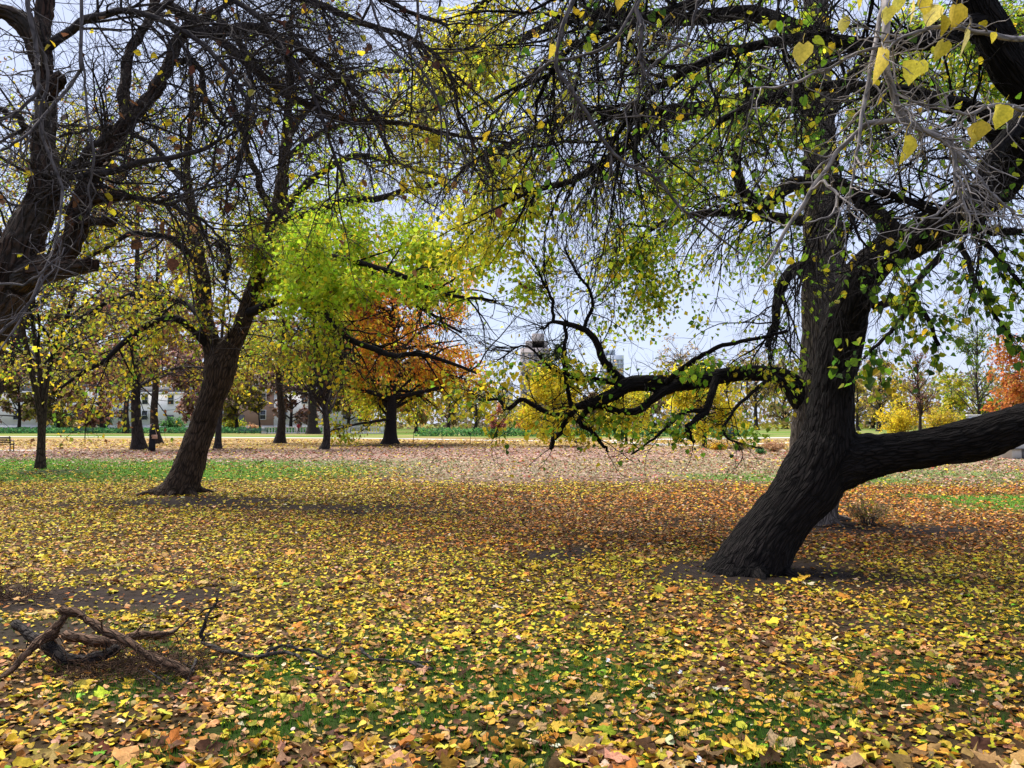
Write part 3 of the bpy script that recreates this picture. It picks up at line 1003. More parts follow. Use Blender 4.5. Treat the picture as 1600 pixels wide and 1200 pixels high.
nt1 = spawn(near, 150, (.12, .42), (.9, .3), 8, .26, .03, .0036, (.3, 1), rmin=.5)
nt2 = spawn(nt1, 420, (.03, .14), (.8, .3), 5, .26, 0, .0019, rmin=.7, taper=.6)
wood_obj('near_twigs', [(near, 8), (nt1, 5), (nt2, 4)], M_TWIG_GREY, tA)
hang_mesh = []
for k in range(5):
    V, F, C = leaf_arrays(np.array([[0., 0, 0]]), np.array([[1., 0, 0]]), np.array([[0, 0, 1.]]), 1.0, np.ones((1, 3)), T_HEART, .6 + .35 * k)
    # petiole
    tv, tq, _, _ = tubes(np.array([[[0, 0, 0], [-.2, .03, .06], [-.45, .02, .2]]]), np.full((1, 3), .012), 4)
    me = raw_mesh('leaf', np.concatenate([V, tv]), [F, tq + len(V)])
    me.materials.append(M_LEAF_HANG)
    hang_mesh.append(me)
hang = [(1255, 82, 34), (1318, 38, 24), (1376, 98, 46), (1436, 113, 36), (1415, 230, 40), (1388, 22, 26), (1425, 20, 30), (1460, 22, 30), (1494, 24, 34), (1470, 38, 30),
        (1476, 77, 30), (1507, 70, 38), (1568, 180, 32), (1528, 205, 30), (1518, 218, 26), (1403, 6, 24), (1448, 8, 26), (1556, 58, 14), (1338, 2, 22), (860, 78, 20), (968, 4, 18), (984, 54, 16), (966, 75, 18), (1016, 62, 14)]
for k, (a, b, s) in enumerate(hang):
    d = 2.5 if a > 1150 else 4.05
    o = bpy.data.objects.new('leaf', hang_mesh[k % 5])
    COL.objects.link(o)
    o.parent = tA
    p = P(a, b - s * .45, d) - np.array(tA.location)
    sc_ = s * d / F_PX * 1.08
    o.location = p
    o.scale = (sc_, sc_, sc_)
    # hang tip down, blade turned roughly to the open side
    o.rotation_euler = (RNG.normal() * .5 + 1.2, 1.2 + RNG.normal() * .3, 1.57 + RNG.normal() * .7)
    c = palette(1, [(4, (.72, .55, .05)), (2, (.62, .52, .07)), (1, (.70, .58, .16))], .1)[0]
    o.color = (*c, 1)

# ---- the straight linden behind it
B_d = 13.2
B_trunk = limb([(1262, 824, B_d, 50), (1265, 800, B_d, 42), (1273, 740, B_d, 42), (1279, 660, B_d, 41), (1289, 560, B_d, 37), (1288, 440, B_d, 34), (1284, 320, B_d, 28), (1279, 160, B_d, 23), (1274, 0, B_d, 19), (1268, -220, B_d, 13)], 60)
B_bough = limb([(1275, 660, B_d, 18), (1250, 618, B_d, 20), (1232, 595, B_d, 16), (1208, 586, B_d - .1, 14), (1172, 583, B_d - .2, 13), (1132, 587, B_d - .4, 13), (1090, 596, B_d - .6, 14), (1040, 600, B_d - .8, 14), (985, 600, B_d - 1, 13),
                (955, 618, B_d - 1.1, 11), (925, 630, B_d - 1.2, 9), (897, 636, B_d - 1.2, 6)], 50)
b1 = B_d - 1
B_more = [limb([(a_, b_, d_, q_ * .8) for a_, b_, d_, q_ in r], 24, .02) for r in [
    [(975, 600, b1, 9), (958, 580, b1, 8), (943, 563, b1, 8), (933, 540, b1, 7), (914, 517, b1, 6), (888, 505, b1, 5), (864, 502, b1, 3.5), (850, 515, b1, 2)],
    [(864, 503, b1, 3.5), (863, 467, b1, 3), (847, 437, b1, 2.5), (830, 400, b1, 1.6)],
    [(970, 597, b1, 6), (923, 592, b1, 5.5), (890, 588, b1, 4.5), (862, 575, b1, 3), (820, 540, b1, 2), (780, 560, b1, 1.5)],
    [(885, 500, b1, 3.5), (882, 577, b1, 4), (897, 647, b1, 4.5)],
    [(900, 640, b1, 5), (887, 650, b1, 5.5), (843, 638, b1, 5), (817, 625, b1, 4.5), (793, 637, b1, 4), (777, 623, b1, 3), (750, 625, b1, 2)],
    [(887, 648, b1, 5), (876, 672, b1, 5), (858, 700, b1, 4)],
    [(903, 655, b1, 5), (927, 677, b1, 4.5), (945, 697, b1, 3), (950, 706, b1, 2)],
    [(1060, 600, b1, 10), (1017, 628, b1, 8), (1000, 640, b1, 7.5), (967, 642, b1, 7), (933, 634, b1, 6.5), (915, 645, b1, 6), (902, 662, b1, 5)],
    [(1120, 590, b1, 8), (1102, 640, b1 - .3, 7), (1076, 668, b1 - .5, 6), (1084, 690, b1 - .5, 3.5)],
    [(1102, 640, b1 - .3, 5), (1060, 650, b1 - .5, 4), (1030, 680, b1 - .6, 3), (985, 710, b1 - .7, 1.6)],
    [(1040, 598, b1, 6), (1090, 560, b1 - .4, 5), (1150, 535, b1 - .8, 4), (1230, 515, b1 - 1.2, 3)],
    [(910, 516, b1, 4), (925, 470, b1, 3.2), (905, 430, b1, 2.6), (880, 390, b1, 1.8)],
    [(1208, 586, b1 + .8, 4), (1150, 640, b1, 3.2), (1130, 680, b1 - .3, 2.4), (1190, 700, b1 - .4, 1.5)],
]]
B_top = [limb(r, 26, .03) for r in [
    [(1278, 160, B_d, 18), (1200, 150, B_d - .3, 15), (1120, 165, B_d - .6, 13), (1040, 185, B_d - .9, 11), (985, 222, B_d - 1.1, 9), (933, 262, B_d - 1.2, 7), (867, 290, B_d - 1.4, 5), (800, 312, B_d - 1.5, 3.5)],
    [(1120, 165, B_d - .6, 10), (1013, 180, B_d - 1, 9), (930, 180, B_d - 1.2, 8), (883, 184, B_d - 1.4, 7), (800, 222, B_d - 1.6, 5), (720, 265, B_d - 1.8, 3)],
    [(1275, 60, B_d, 16), (1180, 20, B_d + .4, 13), (1060, 30, B_d + .8, 11), (940, 20, B_d + 1.1, 9), (820, 60, B_d + 1.4, 7), (720, 110, B_d + 1.6, 4), (650, 180, B_d + 1.6, 2.5)],
    [(1284, 300, B_d, 14), (1240, 290, B_d - .5, 12), (1195, 325, B_d - .9, 11), (1164, 300, B_d - 1, 9), (1153, 255, B_d - 1.1, 8), (1165, 170, B_d - 1.2, 6), (1175, 90, B_d - 1.2, 4)],
    [(1287, 410, B_d, 12), (1235, 425, B_d - .4, 10), (1215, 470, B_d - .6, 8), (1200, 540, B_d - .8, 4)],
    [(1280, 200, B_d, 12), (1330, 120, B_d + .6, 10), (1400, 60, B_d + 1, 8), (1480, 40, B_d + 1.2, 6), (1560, 70, B_d + 1.3, 4)],
    [(1272, -60, B_d, 13), (1150, -120, B_d + .5, 11), (1000, -120, B_d + 1, 9), (850, -60, B_d + 1.5, 7), (740, 20, B_d + 1.8, 5), (680, 120, B_d + 2, 3)],
    [(1285, 350, B_d, 10), (1200, 340, B_d + .6, 8), (1110, 330, B_d + 1, 6), (1030, 350, B_d + 1.2, 4), (960, 390, B_d + 1.2, 2)],
]]
tB = thing('straight_linden_tree', 'grey-barked upright linden directly behind the leaning trunk', 'tree', base_of([(1270, 812, B_d)]))
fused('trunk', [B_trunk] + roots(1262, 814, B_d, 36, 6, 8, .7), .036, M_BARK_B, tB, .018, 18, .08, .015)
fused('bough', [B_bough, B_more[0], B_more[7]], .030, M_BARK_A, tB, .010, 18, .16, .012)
wB0 = limbs_to_wood(B_more, 24)
wB0t = limbs_to_wood(B_top, 24)
bigB = limbs_to_wood([B_bough], 24)
wBt1 = spawn(wB0t, 300, (.8, 2.6), (.75, .25), 10, .14, .16, .017, (.12, 1))
wBt2 = cull(spawn(wBt1, 2500, (.35, 1.2), (.75, .3), 6, .17, .20, .008, rmin=.4))
wBt3 = cull(spawn(wBt2, 9000, (.15, .6), (.75, .3), 3, .2, .16, .0046, rmin=.6))
wBl1 = spawn(wB0, 170, (.3, 1.2), (.8, .3), 9, .17, .03, .0075, (.1, 1), rmin=.4)
wBl1b = spawn(bigB, 60, (.4, 1.3), (.9, .3), 9, .17, .06, .008, (.35, 1), rmin=.4)
wBl = Wood(np.concatenate([wBl1.p, wBl1b.p]), np.concatenate([wBl1.r, wBl1b.r]))
wBl2 = spawn(wBl, 1400, (.15, .6), (.8, .3), 5, .2, .04, .0034, rmin=.6)
spr = limbs_to_wood([B_more[i] for i in (0, 1, 2, 3, 4, 11)], 24)
sp1 = spawn(spr, 90, (.5, 1.5), (.8, .3), 8, .15, -.02, .009, (.2, 1), rmin=.5, spread_up=.6)
sp2 = spawn(sp1, 620, (.2, .8), (.7, .3), 5, .16, .03, .0048, rmin=.7)
drp = limbs_to_wood([B_top[i] for i in (0, 1, 3, 4, 7)], 24)
dr1 = spawn(drp, 60, (1.1, 2.4), (.8, .3), 9, .15, .30, .019, (.25, 1), rmin=.5)
dr2 = spawn(dr1, 420, (.3, 1.0), (.7, .3), 6, .18, .24, .0085, rmin=.5)
dr3 = spawn(dr2, 900, (.12, .45), (.7, .3), 4, .2, .12, .005, rmin=.7)
wood_obj('branches', [(wB0, 8), (wB0t, 8), (cull(wBt1), 5), (wBl, 5), (sp1, 5), (dr1, 5)], M_BARK_A, tB)
wood_obj('twigs', [(wBt2, 3), (wBt3, 3), (wBl2, 3), (sp2, 3), (dr2, 4), (dr3, 3)], M_TWIG_DARK, tB)


def palB(pos):
    n = len(pos)
    px = px_of(pos[:, 0], pos[:, 1])
    yv = palette(n, [(5, (.82, .66, .04)), (4, (.64, .66, .05)), (.6, OLV)], .12)
    gv = palette(n, [(4, (.24, .42, .03)), (4, (.5, .58, .04)), (1, DGR), (.8, YEL)])
    k = smooth(1150, 700, px) if False else 1 - smooth(760, 1050, px + RNG.normal(size=n) * 60)
    m = RNG.random(n) < .1 + .8 * k
    gv[m] = yv[m]
    return gv


def palBl(pos):
    n = len(pos)
    back = pos[:, 1] - (B_d - 1.2)
    yv = palette(n, [(6, (.84, .66, .04)), (2, (.80, .58, .03)), (1.2, (.6, .62, .05))], .1)
    gv = palette(n, [(4, (.22, .42, .03)), (3, (.42, .56, .04)), (1.2, DGR)])
    px = px_of(pos[:, 0], pos[:, 1])
    k = .75 * (1 - smooth(900, 990, px + RNG.normal(size=n) * 30))
    k = np.maximum(k, smooth(0, .35, back + RNG.normal(size=n) * .1))
    m = RNG.random(n) < np.clip(k * .7 + .05, 0, 1)
    gv[m] = yv[m]
    return gv


wt = .12 + 1.0 * (vnoise(wBt3.p[:, 0, 0], wBt3.p[:, 0, 2], 1.1, 81) > .42)
wl_ = .03 + 1.0 * ((wBl2.p[:, :, 2].mean(1) < 2.6) & (wBl2.p[:, :, 2].mean(1) > 1.35) & (vnoise(wBl2.p[:, 0, 0], wBl2.p[:, 0, 2], .5, 83) > .35))
leafB = [crown_leaves(wBt3, 32000, .086, palB, T_QUAD, (.1, 1), weight=wt, jitter=.08),
         crown_leaves(wBl2, 1700, .070, palBl, T_HEART, (.2, 1), weight=wl_, jitter=.06)]
leaves_obj('crown', leafB, M_LEAF, tB)

# ---- the gnarled tree whose limbs enter from the side
C_trunk = limb([(-240, 1110, 4.8, 95), (-225, 1050, 4.8, 70), (-170, 800, 4.8, 58), (-95, 620, 4.8, 55), (-40, 510, 4.8, 52), (10, 445, 4.8, 42), (45, 350, 4.8, 32), (70, 298, 4.8, 28), (66, 225, 4.85, 24), (74, 165, 4.9, 22), (66, 80, 4.9, 20), (70, 10, 5, 18), (80, -120, 5.1, 15)], 60)
C_l2 = limb([(-20, 470, 4.8, 34), (40, 432, 4.75, 26), (95, 405, 4.7, 22), (117, 362, 4.7, 21), (124, 320, 4.75, 20), (158, 252, 4.85, 18), (196, 194, 4.95, 17), (240, 145, 5.05, 14), (264, 96, 5.15, 12.5), (284, 52, 5.2, 11), (330, 20, 5.3, 9), (400, -20, 5.5, 7)], 50)
C_stubs = [limb(r, 12) for r in [
    [(120, 322, 4.75, 13), (165, 308, 4.65, 11), (207, 310, 4.6, 10)],
    [(120, 345, 4.72, 14), (155, 345, 4.6, 12), (182, 345, 4.55, 12)],
    [(50, 430, 4.75, 22), (100, 420, 4.6, 17), (150, 413, 4.5, 15)],
    [(68, 150, 4.9, 16), (85, 130, 4.8, 15), (98, 118, 4.75, 14)],
    [(72, 165, 4.9, 10), (50, 60, 4.8, 16), (20, 25, 4.75, 15), (-40, 10, 4.7, 12)],
    [(196, 194, 4.95, 12), (194, 130, 5.05, 11), (205, 80, 5.1, 10), (238, 20, 5.2, 8), (250, -60, 5.3, 6)],
]]
C_arch = [limb(r, 26, .012) for r in [
    [(284, 52, 5.2, 10), (330, 48, 5.25, 9), (400, 44, 5.3, 8), (450, 62, 5.4, 7), (520, 110, 5.5, 5), (570, 160, 5.6, 3.5), (610, 250, 5.7, 2)],
    [(264, 8, 5.2, 9), (340, 60, 5.3, 8), (400, 112, 5.5, 7), (450, 150, 5.7, 6), (540, 190, 5.9, 5), (620, 192, 6.1, 4), (720, 215, 6.3, 3), (800, 225, 6.5, 2)],
    [(400, -20, 5.5, 7), (480, 0, 5.6, 6), (560, 30, 5.7, 5), (640, 60, 5.8, 4), (700, 110, 5.9, 3), (720, 190, 6, 2)],
    [(250, -60, 5.3, 7), (360, -70, 5.4, 6), (470, -50, 5.5, 5), (600, 0, 5.6, 4), (700, 40, 5.7, 3)],
    [(95, 292, 4.75, 7), (130, 240, 4.7, 6), (162, 214, 4.7, 6), (170, 200, 4.7, 3)],
    [(70, 270, 4.75, 6), (120, 275, 4.65, 5.5), (200, 262, 4.6, 5), (300, 238, 4.7, 4), (345, 215, 4.8, 2.5)],
    [(205, 308, 4.6, 3.5), (260, 318, 4.7, 3), (310, 340, 4.8, 2.5), (360, 390, 4.9, 1.8)],
    [(238, 20, 5.2, 6), (300, -20, 5.0, 5), (380, 10, 4.8, 4.5), (450, 80, 4.7, 3.6), (500, 170, 4.6, 3), (540, 290, 4.6, 2)],
    [(330, 20, 5.3, 6), (380, 80, 5.2, 5), (390, 150, 5.1, 4), (380, 240, 5, 3), (360, 300, 5, 2)],
    [(264, 96, 5.15, 6), (310, 100, 5.2, 5), (320, 150, 5.2, 4), (350, 200, 5.3, 2.6)],
    [(66, 80, 4.9, 8), (140, 30, 4.8, 6), (220, 20, 4.7, 5), (320, 70, 4.6, 4), (400, 170, 4.5, 2.6)],
    [(66, 225, 4.85, 6), (20, 180, 4.6, 5), (-30, 170, 4.4, 4)],
]]
C_trunk = (C_trunk[0], C_trunk[1] * np.linspace(1, .8, len(C_trunk[1])))
C_l2 = (C_l2[0], C_l2[1] * .86)
tC = thing('gnarled_tree', 'gnarled red-brown tree with sawn-off stubs and bare crooked limbs entering beside the photo edge', 'tree', base_of([(-235, 1085, 4.8)]))
fused('trunk', [C_trunk, C_l2] + C_stubs, .021, M_BARK_C, tC, .016, 22, .22, .022)
wC0 = limbs_to_wood(C_arch, 26)
bigC = limbs_to_wood([C_trunk, C_l2], 26)
wC1 = spawn(wC0, 300, (.35, 1.3), (.8, .3), 10, .2, .02, .008, (.1, 1), rmin=.4)
wC1b = spawn(bigC, 60, (.3, 1.2), (1.0, .3), 10, .22, .02, .008, (.45, 1), rmin=.4)
wCx = Wood(np.concatenate([wC1.p, wC1b.p]), np.concatenate([wC1.r, wC1b.r]))
wC2 = cull(spawn(wCx, 2300, (.15, .7), (.8, .3), 6, .24, .02, .0042, rmin=.5))
wC3 = cull(spawn(wC2, 11000, (.07, .34), (.8, .3), 3, .24, .02, .0022, rmin=.7, taper=.5))
wood_obj('branches', [(wC0, 8), (cull(wCx), 5)], M_TWIG_BROWN, tC)
wood_obj('twigs', [(wC2, 3), (wC3, 3)], M_TWIG_BROWN, tC)
pale_rows = [
    [(40, -60, 3.2, 6), (48, 20, 3.1, 6), (58, 90, 3.1, 5.5), (56, 140, 3.05, 5), (35, 170, 3, 4), (-10, 195, 2.9, 3)],
    [(128, -40, 3.3, 4.5), (128, 90, 3.2, 4.5), (122, 110, 3.2, 4.5), (98, 145, 3.15, 4.5), (68, 185, 3.1, 4), (40, 215, 3, 3.5), (0, 235, 2.95, 3)],
    [(48, 20, 3.1, 4.5), (74, 110, 3.2, 4), (60, 180, 3.15, 4), (80, 250, 3.1, 4), (95, 300, 3.1, 3.6), (88, 380, 3, 3), (60, 440, 2.9, 3), (20, 520, 2.8, 2.6), (-20, 570, 2.7, 2)],
    [(128, 90, 3.2, 3), (135, 170, 3.2, 3), (146, 245, 3.2, 3), (140, 290, 3.2, 2.4), (140, 330, 3.2, 1.6)],
    [(-60, 420, 2.8, 4), (10, 445, 2.8, 3.6), (50, 438, 2.8, 3.2), (80, 415, 2.8, 2.6), (100, 385, 2.85, 1.6)],
    [(-60, 560, 2.7, 5), (0, 520, 2.7, 4.4), (40, 480, 2.75, 3.6), (72, 430, 2.8, 2.8), (92, 405, 2.85, 1.8)],
    [(560, -60, 5, 4), (600, 60, 5, 3.4), (640, 100, 5, 3), (690, 170, 5, 3), (700, 240, 5, 2), (695, 300, 5, 1.4)],
    [(650, -40, 5, 4), (655, 40, 5, 3.6), (640, 80, 5, 3), (672, 130, 5, 3), (690, 190, 5, 2.6), (688, 260, 5, 2)],
]
pale = limbs_to_wood([limb([(a, b, d, q * .62) for a, b, d, q in r], 24, .006) for r in pale_rows], 24)
pt1 = spawn(pale, 110, (.12, .5), (.9, .3), 8, .26, .0, .0034, (.15, 1), rmin=.5)
pt2 = spawn(pt1, 330, (.04, .18), (.8, .3), 5, .26, 0, .0018, rmin=.7, taper=.6)
wood_obj('near_twigs', [(pale, 7), (pt1, 5), (pt2, 3)], M_TWIG_MID, tC)
lc = [crown_leaves(wC3, 500, .045, [(3, YEL), (2, OLV), (2, BRN)], T_OVAL, (.2, 1), clear=4.2),
      crown_leaves(wC2, 90, .065, [(3, (.10, .04, .025)), (1, BRN)], T_OVAL, (.5, 1), hang=1.4, clear=3.5)]
leaves_obj('crown', lc, M_LEAF, tC)

# ---- the tilted maple at middle distance
D_d = 18.4
D_trunk = limb([(262, 812, D_d, 40), (272, 782, D_d, 36), (280, 765, D_d, 29), (293, 735, D_d, 25), (308, 690, D_d, 22), (325, 637, D_d, 20), (337, 605, D_d, 22), (346, 572, D_d, 25), (356, 548, D_d, 20), (376, 512, D_d, 14), (392, 462, D_d, 13), (406, 420, D_d, 13), (428, 352, D_d, 13), (440, 290, D_d, 11), (446, 230, D_d, 9), (452, 140, D_d, 7), (455, 20, D_d, 5)], 60)
D_left = limb([(342, 590, D_d, 18), (332, 545, D_d, 15), (322, 500, D_d, 13), (316, 440, D_d, 12), (310, 400, D_d, 11), (300, 330, D_d, 9), (292, 250, D_d, 7), (300, 150, D_d, 5), (290, 40, D_d, 3)], 40)
D_limbs = [limb(r, 24, .04) for r in [
    [(383, 490, D_d, 8), (440, 466, D_d - .8, 6.5), (495, 474, D_d - 1.6, 6), (525, 510, D_d - 2, 5.5), (560, 540, D_d - 2.4, 5), (612, 553, D_d - 2.8, 4.5), (665, 553, D_d - 3, 3.6), (745, 582, D_d - 3.2, 2)],
    [(430, 346, D_d, 9), (480, 335, D_d - .5, 7), (540, 316, D_d - 1, 6), (600, 308, D_d - 1.4, 5), (690, 285, D_d - 1.8, 3)],
    [(428, 352, D_d, 9), (465, 300, D_d + .4, 7), (500, 272, D_d + .8, 6), (570, 245, D_d + 1.2, 5), (690, 278, D_d + 1.6, 3)],
    [(430, 345, D_d, 7), (412, 300, D_d - .6, 6), (388, 240, D_d - 1.2, 5), (360, 150, D_d - 1.8, 3)],
    [(405, 420, D_d, 7), (460, 400, D_d - 1.4, 6), (540, 405, D_d - 2.4, 5), (620, 425, D_d - 3, 4), (700, 460, D_d - 3.4, 3), (770, 470, D_d - 3.8, 2)],
    [(394, 455, D_d, 7), (455, 430, D_d + 1, 5), (540, 430, D_d + 2, 4), (640, 470, D_d + 2.6, 3), (720, 520, D_d + 3, 2)],
    [(350, 435, D_d + .2, 6), (356, 400, D_d - .6, 5), (340, 380, D_d - 1, 4)],
    [(332, 545, D_d, 7), (280, 500, D_d - .6, 6), (232, 506, D_d - 1, 5), (165, 560, D_d - 1.4, 4), (95, 605, D_d - 1.6, 2)],
    [(320, 500, D_d, 6), (270, 468, D_d + .8, 5), (200, 462, D_d + 1.4, 4), (120, 500, D_d + 1.8, 2)],
    [(312, 410, D_d, 6), (260, 370, D_d - .6, 5), (200, 370, D_d - 1.2, 4), (130, 410, D_d - 1.6, 2)],
    [(446, 220, D_d, 6), (500, 150, D_d, 5), (580, 110, D_d, 4), (680, 110, D_d, 2.5)],
    [(296, 290, D_d, 5), (230, 220, D_d, 4), (150, 200, D_d, 3), (60, 230, D_d, 2)],
    [(446, 250, D_d, 5), (520, 200, D_d - 1, 4.4), (620, 190, D_d - 2, 3.5), (720, 230, D_d - 2.4, 2.5), (780, 300, D_d - 2.6, 1.6)],
]]
tD = thing('tilted_maple_tree', 'brown forked maple tilting over a bare soil patch, bright green drooping crown', 'tree', base_of([(277, 772, D_d)]))
fused('trunk', [D_trunk, D_left] + roots(278, 773, D_d, 27, 7, 5, .6), .042, M_BARK_D, tD, .026, 11, .16, .03)
wD0 = limbs_to_wood(D_limbs, 24)
wD0b = limbs_to_wood([D_trunk, D_left], 24)
wD1 = spawn(wD0, 230, (.8, 2.8), (.8, .3), 9, .16, .10, .018, (.15, 1))
wD1b = spawn(wD0b, 70, (1.2, 3.2), (.9, .25), 9, .16, .06, .022, (.5, 1))
wDx = Wood(np.concatenate([wD1.p, wD1b.p]), np.concatenate([wD1.r, wD1b.r]))
wD2 = cull(spawn(wDx, 1800, (.35, 1.3), (.8, .3), 6, .18, .12, .0075, rmin=.5))
wD3 = cull(spawn(wD2, 4800, (.15, .6), (.8, .3), 4, .22, .1, .005, rmin=.7, taper=.5))
wood_obj('branches', [(wD0, 7), (cull(wDx), 5)], M_TWIG_DARK, tD)
wood_obj('twigs', [(wD2, 3), (wD3, 3)], M_TWIG_DARK, tD)


def palD(pos):
    n = len(pos)
    px = px_of(pos[:, 0], pos[:, 1])
    py = 661 - F_PX * (pos[:, 2] - CAM_H) / pos[:, 1]
    g = palette(n, [(5, (.46, .64, .035)), (3, (.62, .68, .05)), (1.6, (.28, .48, .03)), (1, (.78, .62, .04))], .14)
    yv = palette(n, [(3, OLV), (3, YEL), (2, LIME), (1.4, BRN), (1, GRN)])
    k = smooth(360, 430, px + RNG.normal(size=n) * 20) * (1 - smooth(470, 560, py + RNG.normal(size=n) * 30))
    m = RNG.random(n) > k * .95
    g[m] = yv[m]
    bot = palette(n, [(3, OLV), (2, BRN), (1.4, YEL), (1, GRN)])
    m = RNG.random(n) < smooth(480, 560, py) * .5 * (1 - smooth(430, 520, px))
    g[m] = bot[m]
    return g


c3 = wD3.p.mean(1)
pxc, pyc = px_of(c3[:, 0], c3[:, 1]), 661 - F_PX * (c3[:, 2] - CAM_H) / c3[:, 1]
wt = .05 + .9 * (vnoise(c3[:, 0], c3[:, 2], 1.0, 91) > .45) + 2.2 * ((pxc > 380) & (pyc > 340) & (pyc < 490)) + .4 * (pxc < 380)
wt *= np.where(pyc < 300, .45, 1) * np.where((pyc > 470) & (pxc > 530), .03, 1) * np.where(pxc < 380, .6, 1)
leafD = [crown_leaves(wD3, 30000, .10, palD, T_QUAD, (.1, 1), weight=wt, jitter=.09)]
leaves_obj('crown', leafD, M_LEAF, tD)

# ---- trees further back
def grow(name, label, px, py, top_py, trunk_px, lean=0.0, n1=16, l1=(.25, .45), n2=110, n3=600, leaves=2500, leaf=.16, pal=None, droop=.08, up=.3,
         first=.25, bark=M_BARK_E, twig=M_TWIG_BROWN, group=None, stems=1, ang=.95, d=None, tw=.008, tmpl=T_QUAD, crown_bias=None, jit=.16, wander=.16):
    d = gdist(py) if d is None else d
    if d > 85:
        n2, n3 = int(n2 * .38), int(n3 * .34)
    H = (661 - top_py) / F_PX * d + CAM_H
    x0 = (px - 800) / F_PX * d
    r0 = trunk_px * .60 * d / F_PX
    root = thing(name, label, 'tree', (x0, d, 0), group)
    limbs = []
    for s in range(stems):
        n = 9
        zz = np.linspace(-.1, H * .93, n)
        dx = lean * zz + RNG.normal(size=n).cumsum() * H * .008
        dy = RNG.normal(size=n).cumsum() * H * .008
        if stems > 1:
            dx[:2] = lean * zz[:2]
            dy[:2] = 0
        if stems > 1:
            a = 2 * math.pi * s / stems + .4
            k = np.clip((zz - H * .1) / H, 0, 1)
            dx = dx + math.cos(a) * k * H * .25
            dy = dy + math.sin(a) * k * H * .25
        pts = np.stack([x0 + dx, d + dy, zz], 1)
        pts = spline(pts, 26)
        f = np.linspace(0, 1, 26)
        rad = r0 * (1 - .86 * f ** .8) * (1 + .75 * np.exp(-f * 30)) * (1 if stems == 1 else .78)
        limbs.append((pts, rad))
    w0 = limbs_to_wood(limbs, 26)
    V, q, _, b = tubes(w0.p, w0.r, 10)
    link('trunk', raw_mesh('trunk', V, [q], True, bark=b), bark, root)
    w1 = spawn(w0, n1, (l1[0] * H, l1[1] * H), (ang, .18), 7, wander * .7, droop - .05, r0 * .34, (first, .98), spread_up=up, rmin=.2)
    w2 = spawn(w1, n2, (.09 * H, .2 * H), (.8, .25), 5, wander, droop, r0 * .12, (.15, 1), rmin=.3)
    w3 = spawn(w2, int(n3 * .75), (.035 * H, .1 * H), (.8, .3), 3, wander * 1.2, droop, tw, (.1, 1), rmin=.9, taper=.5)
    w1, w2, w3 = cull(w1), cull(w2), cull(w3)
    wood_obj('branches', [(w1, 4), (w2, 3), (w3, 3)], twig, root)
    if leaves:
        sets = [crown_leaves(w3, leaves, leaf, pal, tmpl, (0, 1), jitter=jit, weight=.25 + (vnoise(w3.p[:, 0, 0] + w3.p[:, 0, 1] * .5, w3.p[:, 0, 2], H * .11, 95) > .42))]
        leaves_obj('crown', sets, M_LEAF, root)
    settle(root)
    return root


for r in (tA, tB, tC, tD):
    for c in r.children:
        if not c.name.startswith('leaf'):
            c.location = tuple(-v for v in r.location)

LEFT_ROW = 'trees in the row across the middle lawn'
P_YG = [(4, OLV), (3, YEL), (3, LIME), (2, GRN), (1.5, BRN)]
P_BRN = [(4, BRN), (3, OLV), (2, (.30, .20, .05)), (1.5, YEL)]
P_RED = [(4, (.34, .14, .11)), (3, PNK), (2, BRN), (1, ORG)]
P_GY = [(4, LIME), (3, (.46, .44, .03)), (2, OLV), (2, GRN), (3, YEL), (1, BRN)]
P_GOLD = [(5, (.60, .44, .05)), (3, YEL), (2, OLV), (1, TAN)]

grow('forked_tree', 'dark slim tree forking low on the green grass strip, yellow-brown leaves', 66, 732, 60, 12, stems=3, n1=44, n2=380, n3=2600, leaves=11000, leaf=.12, pal=P_YG + [(3, BRN)], l1=(.16, .32), first=.22, bark=M_BARK_D, twig=M_TWIG_DARK, droop=.10)
grow('leaning_grey_tree', 'grey trunk leaning at the photo edge behind the forked tree', -35, 708, 330, 17, lean=.34, n1=16, n2=120, n3=500, leaves=1600, leaf=.15, pal=P_YG, l1=(.2, .4), first=.3)
grow('park_tree', 'straight dark trunk right beside the person in black', 226, 702, 190, 14, n1=30, n2=240, n3=1200, leaves=8500, leaf=.18, pal=P_BRN, l1=(.16, .34), first=.16, droop=.2, group=LEFT_ROW)
grow('park_tree', 'slimmer dark trunk standing just behind the person in black', 251, 693, 300, 11, n1=24, n2=160, n3=800, leaves=5200, leaf=.2, pal=P_BRN + [(3, (.3, .12, .09))], l1=(.16, .32), first=.16, droop=.18, group=LEFT_ROW)
grow('park_tree', 'dark trunk under rusty pink leaves left of the person in black', 199, 677, 420, 8, n1=20, n2=140, n3=700, leaves=3600, leaf=.32, pal=P_RED, l1=(.2, .36), first=.2, group=LEFT_ROW)
grow('park_tree', 'broad short trunk with rusty leaves in front of the pale building', 181, 671, 440, 14, n1=20, n2=140, n3=700, leaves=3200, leaf=.38, pal=P_RED, l1=(.2, .36), first=.22, group=LEFT_ROW)
grow('park_tree', 'thin pole-like trunk just past the tilted maple', 345, 702, 330, 8, n1=22, n2=180, n3=900, leaves=2600, leaf=.2, pal=P_YG, l1=(.14, .28), first=.22, droop=.1, group=LEFT_ROW)
grow('park_tree', 'sturdy trunk with yellow-green leaves drooping over it', 441, 692, 330, 11, n1=28, n2=220, n3=1200, leaves=6500, leaf=.22, pal=P_GY, l1=(.18, .34), first=.16, droop=.14, group=LEFT_ROW)
grow('bare_tree', 'small tree with a dense ball of bare grey branches', 507, 702, 520, 11, n1=60, n2=420, n3=1300, leaves=120, leaf=.15, pal=P_BRN, l1=(.35, .6), first=.3, up=1.2, ang=.7, twig=M_BARK_E, tw=.012, droop=0, group=LEFT_ROW)
